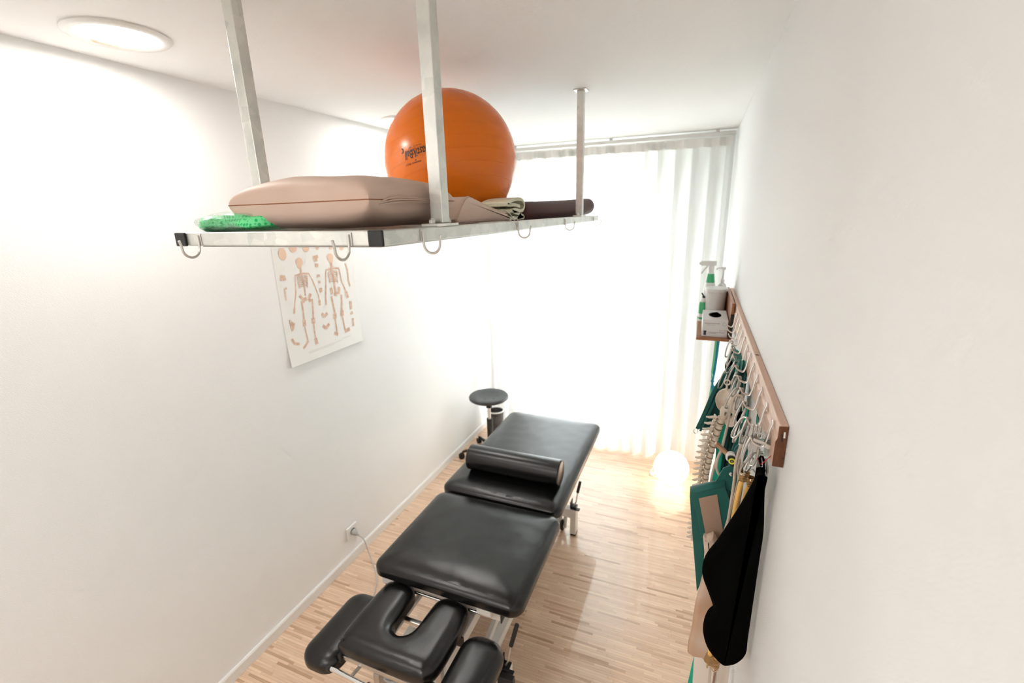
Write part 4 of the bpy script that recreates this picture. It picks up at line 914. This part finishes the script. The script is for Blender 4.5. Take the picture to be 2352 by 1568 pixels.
# large teal sling with ring, far part of the rail
ts=root('teal_body_sling',(1.92,1.56,1.06),'large dark teal triangular sling behind the spine model','sling')
wv=lambda u,v:.006*math.sin(u*260+v*30)
slab([(1.912,1.472),(1.93,1.495),(1.954,1.494),(1.975,1.506),(1.991,1.467),(1.998,1.285),(1.977,1.07),(1.918,1.057),(1.903,1.27),(1.86,1.263),(1.842,1.269)],1.56,.008,'sling_cloth',TEALD,ts,.003,0)
ribbon([(1.843,1.552,1.268),(1.86,1.552,1.325),(1.885,1.552,1.415),(1.912,1.552,1.476)],[.012,.012,.011,.010],'edge_strap',TEAL,ts,.003)
ribbon([(1.853,1.550,1.262),(1.875,1.550,1.33),(1.902,1.550,1.42),(1.922,1.550,1.485)],[.007,.007,.007,.007],'edge_strap',TEAL,ts,.003)
ribbon([(1.925,1.553,1.485),(1.938,1.545,1.51),(1.935,1.53,1.528)],[.02,.012,.008],'hanging_strap',TEAL,ts,.003)
mb=MB(); mb.tube([(1.839+.007*math.cos(a*.5),1.555,1.258+.010*math.sin(a*.5)) for a in range(12)],.0014,6,closed=True); mb.build('ring',STEEL,ts)
ug=slab([(1.934,1.512),(1.952,1.517),(1.97,1.5),(1.976,1.468),(1.948,1.465),(1.925,1.47)],1.70,.012,'rolled_teal_cloth',TEALL,None,.005,2); tag(ug,'crumpled light teal cloth on the pegs beneath the wall shelf','cloth')
bd_=slab([(1.913,1.483),(1.92,1.502),(1.932,1.506),(1.935,1.478),(1.918,1.459)],1.62,.03,'black_pad',BLACKC,None,.012,3); tag(bd_,'small black pad hanging behind the large teal sling','pad')

def hang(o,x,y,z,m):
    yp=min(PEGY,key=lambda q:abs(q-y)); e=V((PEGX-.004,yp,PEGZ)); a=V((x,y,z))
    mb=MB(); mb.tube([a,a.lerp(e,.5)+V((0,0,.003)),e],.0016,6); mb.build('hanging_loop',m,o)
hang(ug,1.953,1.70,1.508,TEALL); hang(bd_,1.927,1.62,1.50,BLACKC); 
ribbon([(1.885,1.172,.69),(1.92,1.172,.95),(1.935,1.16,1.3),(1.934,1.145,1.53)],.010,'hanging_strap',BGREEN,ge,.002)
def drape(name,x0,x1,y,z0,z1,m,label,folds=3,amp=.006,taper=.5,lean=0.,grp=None):
    mb=MB(); rows=[]; n=folds*10
    for j in range(15):
        s=j/14; z=z1+(z0-z1)*s; k=taper+(1-taper)*min(1,s*1.6); cx=(x0+x1)/2+lean*(1-s)
        top=[];
        for i in range(n+1):
            t=i/n-.5; top.append(V((min(W-.005,cx+t*(x1-x0)*k),y+amp*math.sin(2*PI*folds*(t+.5)+s)*(1.2-.2*s),z)))
        rows.append(mb.ring(top))
    for j in range(14): mb.bridge(rows[j],rows[j+1],False)
    o=mb.build(name,m); q=o.modifiers.new('t','SOLIDIFY'); q.thickness=.0025; tag(o,label,'strap',grp); hang(o,(x0+x1)/2+lean,y,z1-.004,m); return o
drape('teal_strap',1.932,1.970,1.475,1.20,1.548,TEALL,'light teal folded strap hanging next to the pelvis model',2,.006,.45)
drape('teal_strap',1.905,1.952,1.455,.95,1.520,TEALD,'dark teal folded strap hanging behind the white ropes',3,.007,.3,.018)
drape('teal_strap',1.918,1.972,1.500,1.05,1.530,TEALL,'light teal pleated strap hanging behind the wooden cleat',3,.008,.3,.0)
drape('green_sling',1.898,1.918,1.44,.95,1.41,BGREEN,'bright green band hanging right beside the spine model',1,.003,.7,.006)
ts2=root('teal_strap',(1.935,1.2,1.38),'narrow teal webbing strap running down to the pulley','strap')
ribbon([(1.938,1.195,1.525),(1.943,1.2,1.49),(1.935,1.2,1.44),(1.925,1.2,1.385),(1.921,1.2,1.33)],.011,'webbing',TEAL,ts2,.0025)
lf=slab([(1.956,1.529),(1.96,1.522),(1.965,1.505),(1.957,1.502)],1.122,.004,'teal_tag',TEALL,None,.0015,3); tag(lf,'small grey teal tag hanging from a peg above the steel clamp','tag')

# spine and pelvis model --------------------------------------------------
sm_=root('spine_model',(1.89,1.42,.85),'anatomical model of a spine with pelvis hanging from the peg rail','anatomy model')
def dish(c,outline,y,th,bulge,hole,name):
    mb=MB(); o=smooth2(outline,2)
    if area2(o)<0: o=o[::-1]
    cx,cz=c; F=[];Bk=[]
    for k in (1,.93,.78,.6,.42,.25):
        F.append(mb.ring([V((cx+(u-cx)*k,y-bulge*(1-k*k)-(th*.5 if k<1 else 0),cz+(v-cz)*k)) for u,v in o])); 
    for k in (.93,.78,.6,.42,.25):
        Bk.append(mb.ring([V((cx+(u-cx)*k,y-bulge*(1-k*k)*.9+th,cz+(v-cz)*k)) for u,v in o]))
    for i in range(5): mb.bridge(F[i],F[i+1])
    mb.bridge(F[0],Bk[0])
    for i in range(4): mb.bridge(Bk[i],Bk[i+1])
    if hole: mb.bridge(F[-1],Bk[-1])
    else: mb.cap(F[-1]); mb.cap(Bk[-1])
    return mb.build(name,BONE,sm_)
dish((1.900,1.435),[(1.880,1.452),(1.889,1.474),(1.906,1.484),(1.916,1.474),(1.916,1.452),(1.914,1.428),(1.905,1.405),(1.895,1.412),(1.885,1.426)],1.395,.006,-.012,False,'hip_bone')
dish((1.930,1.437),[(1.912,1.48),(1.929,1.482),(1.944,1.465),(1.949,1.434),(1.944,1.415),(1.930,1.408),(1.918,1.412),(1.910,1.430),(1.908,1.455)],1.40,.006,.012,False,'hip_bone')
dish((1.926,1.402),[(1.906,1.420),(1.918,1.430),(1.936,1.424),(1.950,1.402),(1.943,1.368),(1.930,1.358),(1.914,1.366),(1.906,1.390)],1.402,.008,.004,True,'pubic_ring')
dish((1.912,1.408),[(1.900,1.430),(1.912,1.432),(1.921,1.42),(1.918,1.395),(1.908,1.38),(1.898,1.392),(1.896,1.412)],1.392,.008,.006,True,'pubic_ring')
mb=MB(); mb.tube([(1.908,1.395,1.478),(1.908,1.395,1.496)],.003,8); mb.tube([(1.908+.0075*math.cos(a*PI/8),1.395,1.502+.0075*math.sin(a*PI/8)) for a in range(16)],.0022,7,closed=True); mb.build('hanging_eye',BONE,sm_)
SP=[(1.902,1.40),(1.898,1.385),(1.893,1.357),(1.887,1.325),(1.881,1.29),(1.876,1.255),(1.872,1.215),(1.870,1.175),(1.871,1.13),(1.872,1.08),(1.870,1.03),(1.866,.98),(1.866,.93)]
sp=smoothpath([(x,1.405,z) for x,z in SP],8)
acc=[0]
for i in range(1,len(sp)): acc.append(acc[-1]+(sp[i]-sp[i-1]).length)
def at(s):
    for i in range(1,len(sp)):
        if acc[i]>=s: 
            k=(s-acc[i-1])/(acc[i]-acc[i-1]); return sp[i-1].lerp(sp[i],k),(sp[i]-sp[i-1]).normalized()
    return sp[-1],(sp[-1]-sp[-2]).normalized()
s=.012; k=0; discs=MB()
while s<acc[-1]-.01:
    h=.0185-.004*(s/acc[-1]); p,t=at(s+h/2); p2,_=at(s+h+.0015)
    side=V((-1,0,-.25)).normalized(); side=(side-t*side.dot(t)).normalized(); bn_=t.cross(side)
    f=1-.25*s/acc[-1]
    mb=MB()
    # body
    c=p-side*.006; R=[]
    for d,q in ((-.5,.9),(-.42,1),(-.1,.86),(.1,.86),(.42,1),(.5,.9)):
        R.append(mb.ring([c+t*h*d*.9+(side*math.cos(2*PI*i/18)*.0115+bn_*math.sin(2*PI*i/18)*.0150)*q*f for i in range(18)]))
    for i in range(5): mb.bridge(R[i],R[i+1])
    mb.cap(R[0],True); mb.cap(R[-1])
    # spinous + transverse processes
    a=p+side*.004
    mb.tube([a,a+side*.013-t*.001,a+side*.024*f+t*.004,a+side*.033*f+t*.0045],.003,8,rr=[.0065,.0048,.0042,.0022])
    for sg in (-1,1): mb.tube([a+side*.002,a+side*.006+bn_*sg*.012,a+side*.008+bn_*sg*.024*f],.003,7,rr=[.005,.0036,.0026])
    mb.sphere(a+side*.009+t*h*.32+bn_*.008,.0042,8,6); mb.sphere(a+side*.009+t*h*.32-bn_*.008,.0042,8,6)
    mb.build('vertebra',BONE,sm_)
    cc_=p2-side*.006; discs.cyl(cc_-t*.0015,cc_+t*.0012,.0105*f,n=14)
    s+=h+.0025; k+=1
discs.build('disc_layers',mat('disc_brown',(.25,.15,.06),.6),sm_)
mb=MB(); mb.tube([q+V((.008,0,0)) for q in sp],.0028,8); mb.build('spinal_cord',ROPE,sm_)

# ropes, cleat and pulley ----------------------------------------------------
rp=root('pulley_rope',(1.9,1.17,1.2),'beige rope threaded through a wooden cleat beside a small white pulley','rope')
mb=MB(); mb.tube(smoothpath([(1.936,1.20,1.500),(1.930,1.2,1.536),(1.914,1.2,1.537),(1.907,1.198,1.509),(1.903,1.19,1.461),(1.893,1.14,1.43),(1.8885,1.125,1.418),(1.883,1.12,1.397),(1.883,1.12,1.371),(1.894,1.12,1.351),(1.916,1.12,1.353),(1.925,1.12,1.37)],6),.0031,8); mb.build('rope',ROPE,rp)
mb=MB(); mb.tube(smoothpath([(1.890,1.13,1.415),(1.879,1.14,1.365),(1.875,1.15,1.30),(1.876,1.16,1.22),(1.88,1.17,1.12)],6),.0031,8); mb.build('rope',ROPE,rp)
mb=MB(); mb.bar((1.8745,1.118,1.4405),(1.914,1.116,1.408),.008,.015,(0,1,0)); 
cl=mb.build('wooden_cleat',SLATW,rp,smooth=False,bevel=.001)
pu=root('pulley',(1.915,1.11,1.39),'small white and black pulley with a yellow ring below the steel clamp','pulley')
mb=MB(); mb.lathe([(.0001,-.007),(.010,-.007),(.0125,-.005),(.0125,.005),(.010,.007),(.0001,.007)],(1.911,1.108,1.415),(0,1,0),28); mb.build('wheel',WPLAST,pu)
mb=MB(); padded(mb,smooth2([(1.903,1.417),(1.907,1.422),(1.915,1.422),(1.922,1.415),(1.923,1.400),(1.919,1.393),(1.912,1.398),(1.905,1.405)],3),[(0,0),(0,.004),(.001,.005)],lambda u,v,h:V((u,1.1005-h,v))); mb.build('side_plate',BLACKP,pu)
mb=MB(); mb.lathe([(.0045,0),(.0045,.0022),(.0078,.0022),(.0078,0)],(1.9125,1.0955,1.4105),(0,-1,0),24,caps=False); mb.build('ring',mat('yellow_ring',(.85,.85,.08),.4),pu)
mb=MB(); mb.lathe([(.0001,.003),(.0025,.003),(.003,0)],(1.9125,1.0955,1.4105),(0,-1,0),12); mb.build('axle',STEEL,pu)
mb=MB(); mb.tube([(1.9235,1.105,1.39),(1.9225,1.105,1.376),(1.917,1.105,1.368)],.0035,8); mb.tube([(1.920,1.105,1.42),(1.931,1.11,1.452),(1.934,1.12,1.48)],.0035,8); mb.build('strap_arm',BLACKP,pu)
mb=MB(); mb.bar((1.917,1.106,1.372),(1.913,1.106,1.3665),.006,.006); mb.build('end_hook',WPLAST,pu)
r2=root('hanging_rope',(1.915,1.03,1.28),'beige rope hanging straight down beside the yellow expander tubes','rope')
mb=MB(); mb.tube(smoothpath([(1.938,1.03,1.482),(1.930,1.03,1.490),(1.921,1.03,1.484),(1.916,1.03,1.465),(1.914,1.03,1.43),(1.915,1.03,1.39),(1.914,1.03,1.341),(1.912,1.03,1.281),(1.908,1.035,1.20),(1.91,1.04,1.0),(1.915,1.045,.8),(1.92,1.05,.6)],5),.0031,8); mb.build('rope',ROPEB if False else ROPE,r2)
r3=root('hanging_rope',(1.925,1.055,1.2),'beige rope with a white sleeve hanging behind the nearer rope','rope')
mb=MB(); mb.tube(smoothpath([(1.923,1.055,1.500),(1.9215,1.055,1.463),(1.924,1.055,1.438),(1.923,1.055,1.412),(1.928,1.055,1.371),(1.93,1.06,1.25)],5),.0029,8); mb.build('rope',ROPE,r3)
mb=MB(); mb.cyl((1.9215,1.055,1.477),(1.9225,1.055,1.497),.0042,n=12); mb.build('sleeve',WPLAST,r3)
r4=root('hanging_rope',(1.935,1.07,.7),'brown rope hanging behind the black sling and showing below it','rope')
mb=MB(); mb.tube(smoothpath([(1.937,1.04,1.46),(1.934,1.05,1.36),(1.932,1.06,1.2),(1.936,1.07,.95),(1.932,1.08,.8),(1.928,1.09,.6)],5),.0028,8); mb.build('rope',ROPEB,r4)

# expander tubes ----------------------------------------------------------------
def expander(P,y,label,gap):
    r=root('expander_tube',(P[3][0],y,P[5][1]),label,'expander','yellow expander tubes')
    pts=[V((x,y,z-(.016 if i>2 else 0))) for i,(x,z) in enumerate(P)]
    mb=MB(); mb.tube(smoothpath(pts[1:4],8),.0052,14); mb.build('rubber_tube',YEL,r)
    for a,b,nm in ((pts[0],pts[1],1),(pts[4],pts[3],-1)):
        # spring cup made of coiled wire, conical
        d=(b-a); mb=MB(); C=[]; turns=7
        dd=d.normalized(); L=.024; top=b-dd*.018 if nm==1 else b-dd*.016; u_,v_=ortho(dd)
        for k in range(turns*12+1):
            s_=k/(turns*12); rad=.0105-.0038*s_; C.append(top+dd*L*s_+(u_*math.cos(2*PI*turns*s_)+v_*math.sin(2*PI*turns*s_))*rad)
        mb.tube(C,.0013,6); mb.lathe([(.0092,.001),(.0060,L-.001)],top,dd,16,caps=False)
        cupo=mb.build('spring_cup',BRASS,r)
        e=top-dd*.020; w=.008
        mb=MB(); mb.tube([top+u_*w,top-dd*.010+u_*w*1.1,e+u_*.002,e-u_*.002,top-dd*.010-u_*w*1.1,top-u_*w],.0012,6); mb.build('wire_loop',STEEL if nm==1 else BRASS,r)
    return r
expander([(1.93,1.442),(1.928,1.424),(1.92,1.338),(1.904,0.924),(1.902,0.898),(1.903,0.875)],1.0,'yellow rubber expander tube with brass spring ends, nearer the room','')
expander([(1.947,1.414),(1.947,1.4),(1.938,1.329),(1.921,0.893),(1.921,0.867),(1.921,0.841)],1.022,'yellow rubber expander tube with brass spring ends, nearer the wall','')

# steel cam clamp ------------------------------------------------------------------
cm=root('cam_clamp',(1.945,.96,1.51),'steel cam clamp hanging at the near end of the peg rail','clamp')
SIL=mat('cast_aluminium',(.52,.50,.49),.42,.6,bump=(180,.4,3,.001)); 
mb=MB(); padded(mb,[(1.9255,1.5175),(1.9265,1.5435),(1.933,1.546),(1.9445,1.5405),(1.945,1.5185),(1.937,1.513)],[(.001,-.009),(0,-.008),(0,.008),(.001,.009)],lambda u,v,h:V((u,.962+h,v))); mb.build('body',SIL,cm,smooth=False,bevel=.001)
mb=MB(); padded(mb,smooth2([(1.944,1.5385),(1.957,1.543),(1.9645,1.542),(1.9635,1.512),(1.951,1.5095),(1.938,1.5115),(1.938,1.5130),(1.949,1.5125),(1.9545,1.516),(1.9555,1.528),(1.953,1.5345),(1.9445,1.5365)],2),[(.0003,-.008),(0,-.0075),(0,.0075),(.0003,.008)],lambda u,v,h:V((u,.960+h,v))); mb.build('jaw',mat('green_grey_cast',(.40,.45,.40),.4,.5,bump=(120,.8,4,.001)),cm,smooth=False)
mb=MB(); mb.bar((1.931,.950,1.5445),(1.9535,.948,1.5395),.0035,.006); mb.bar((1.952,.945,1.5385),(1.967,.944,1.5345),.009,.010); mb.build('cam_lever',STEEL,cm,smooth=False,bevel=.001)
mb=MB(); mb.box(1.930,1.9515,.953,.971,1.5555,1.5575); mb.box(1.948,1.9635,.955,.968,1.545,1.5565); mb.build('top_bracket',STEEL,cm,smooth=False,bevel=.001)
mb=MB(); mb.lathe([(.0001,0),(.003,0),(.0085,.003),(.009,.005),(.0001,.0055)],(1.9635,.957,1.5485),(1,-.4,0),24); mb.build('round_knob',STEEL,cm)
for x in (1.929,1.936,1.943): mb=MB(); mb.cyl((x,.962,1.546),(x,.962,1.570-.003*(x>1.94)),.0026,n=12); mb.sphere((x,.962,1.570-.003*(x>1.94)),.0032,12,8); mb.build('bolt',STEEL,cm)
mb=MB(); mb.tube([(1.946,.972,1.512),(1.952,.965,1.499),(1.9485,.96,1.490),(1.945,.968,1.500)],.0014,6,closed=True); mb.build('red_loop',RED,cm)
# swing plates / small chains of snap hooks in the middle of the rail
mb=MB(); mb.tube([(PEGX-.004,1.237,1.48),(PEGX-.002,1.237,1.455)],.0065,10); tag(bs1:=mb.build('black_strap_end',BLACKC),'short black strap end on a snap hook, nearer the room','strap','black strap ends')
mb=MB(); mb.tube([(PEGX+.008,1.237,1.482),(PEGX+.009,1.237,1.452)],.0065,10); tag(bs2:=mb.build('black_strap_end',BLACKC),'short black strap end on a snap hook, nearer the wall','strap','black strap ends')

hang(bs1,PEGX-.004,1.237,1.479,STEEL); hang(bs2,PEGX+.008,1.237,1.481,STEEL)
# ================================================================== light, world, camera
w=bpy.data.worlds.new('daylight'); S.world=w; w.use_nodes=True; n=w.node_tree.nodes; l=w.node_tree.links
bg=n['Background']; tc=n.new('ShaderNodeTexCoord'); sx=n.new('ShaderNodeSeparateXYZ'); r=n.new('ShaderNodeValToRGB'); e=r.color_ramp.elements
e[0].position=.36; e[0].color=(.42,.45,.42,1); e[1].position=.56; e[1].color=(.88,.95,1,1); k=e.new(.47); k.color=(.55,.60,.55,1)
mr=n.new('ShaderNodeMapRange'); mr.inputs['From Min'].default_value=-1; mr.inputs['From Max'].default_value=1
l.new(tc.outputs['Generated'],sx.inputs[0]); l.new(sx.outputs['Z'],mr.inputs['Value']); l.new(mr.outputs[0],r.inputs[0]); l.new(r.outputs[0],bg.inputs[0]); bg.inputs['Strength'].default_value=SKY
pl=bpy.data.lights.new('window_portal','AREA'); pl.shape='RECTANGLE'; pl.size=WX1-WX0; pl.size_y=WZ1-WZ0; pl.cycles.is_portal=True
po_=bpy.data.objects.new('window_portal',pl); COL.objects.link(po_); po_.location=((WX0+WX1)/2,YB+.11,(WZ0+WZ1)/2); po_.rotation_euler=(-PI/2,0,0)

cam=bpy.data.cameras.new('camera'); co_=bpy.data.objects.new('camera',cam); COL.objects.link(co_); S.camera=co_
Rw=((.92829448,.37097628,-.02541562),(.07802364,-.26115487,-.96213847),(-.36356796,.89116482,-.27137355))
X_,Y_,Z_=V(Rw[0]),-V(Rw[1]),-V(Rw[2])
M=Matrix((X_,Y_,Z_)).transposed().to_4x4(); M.translation=V((1.7973,0,1.997)); co_.matrix_world=M
cam.sensor_width=36; cam.lens=16.0; cam.clip_start=.02
cam.dof.use_dof=True; cam.dof.focus_distance=1.12; cam.dof.aperture_fstop=3.2; cam.dof.aperture_blades=7
S.view_settings.view_transform='Standard'; S.view_settings.look='None'; S.view_settings.gamma=1; S.view_settings.exposure=EXPO
S.cycles.max_bounces=6; S.cycles.diffuse_bounces=4; S.cycles.glossy_bounces=3; S.cycles.transparent_max_bounces=8; S.cycles.use_adaptive_sampling=True; S.cycles.adaptive_threshold=.10; S.cycles.adaptive_min_samples=16; S.cycles.use_light_tree=False; S.cycles.sample_clamp_indirect=6; S.cycles.use_denoising=True
S.cycles.caustics_reflective=False; S.cycles.caustics_refractive=False
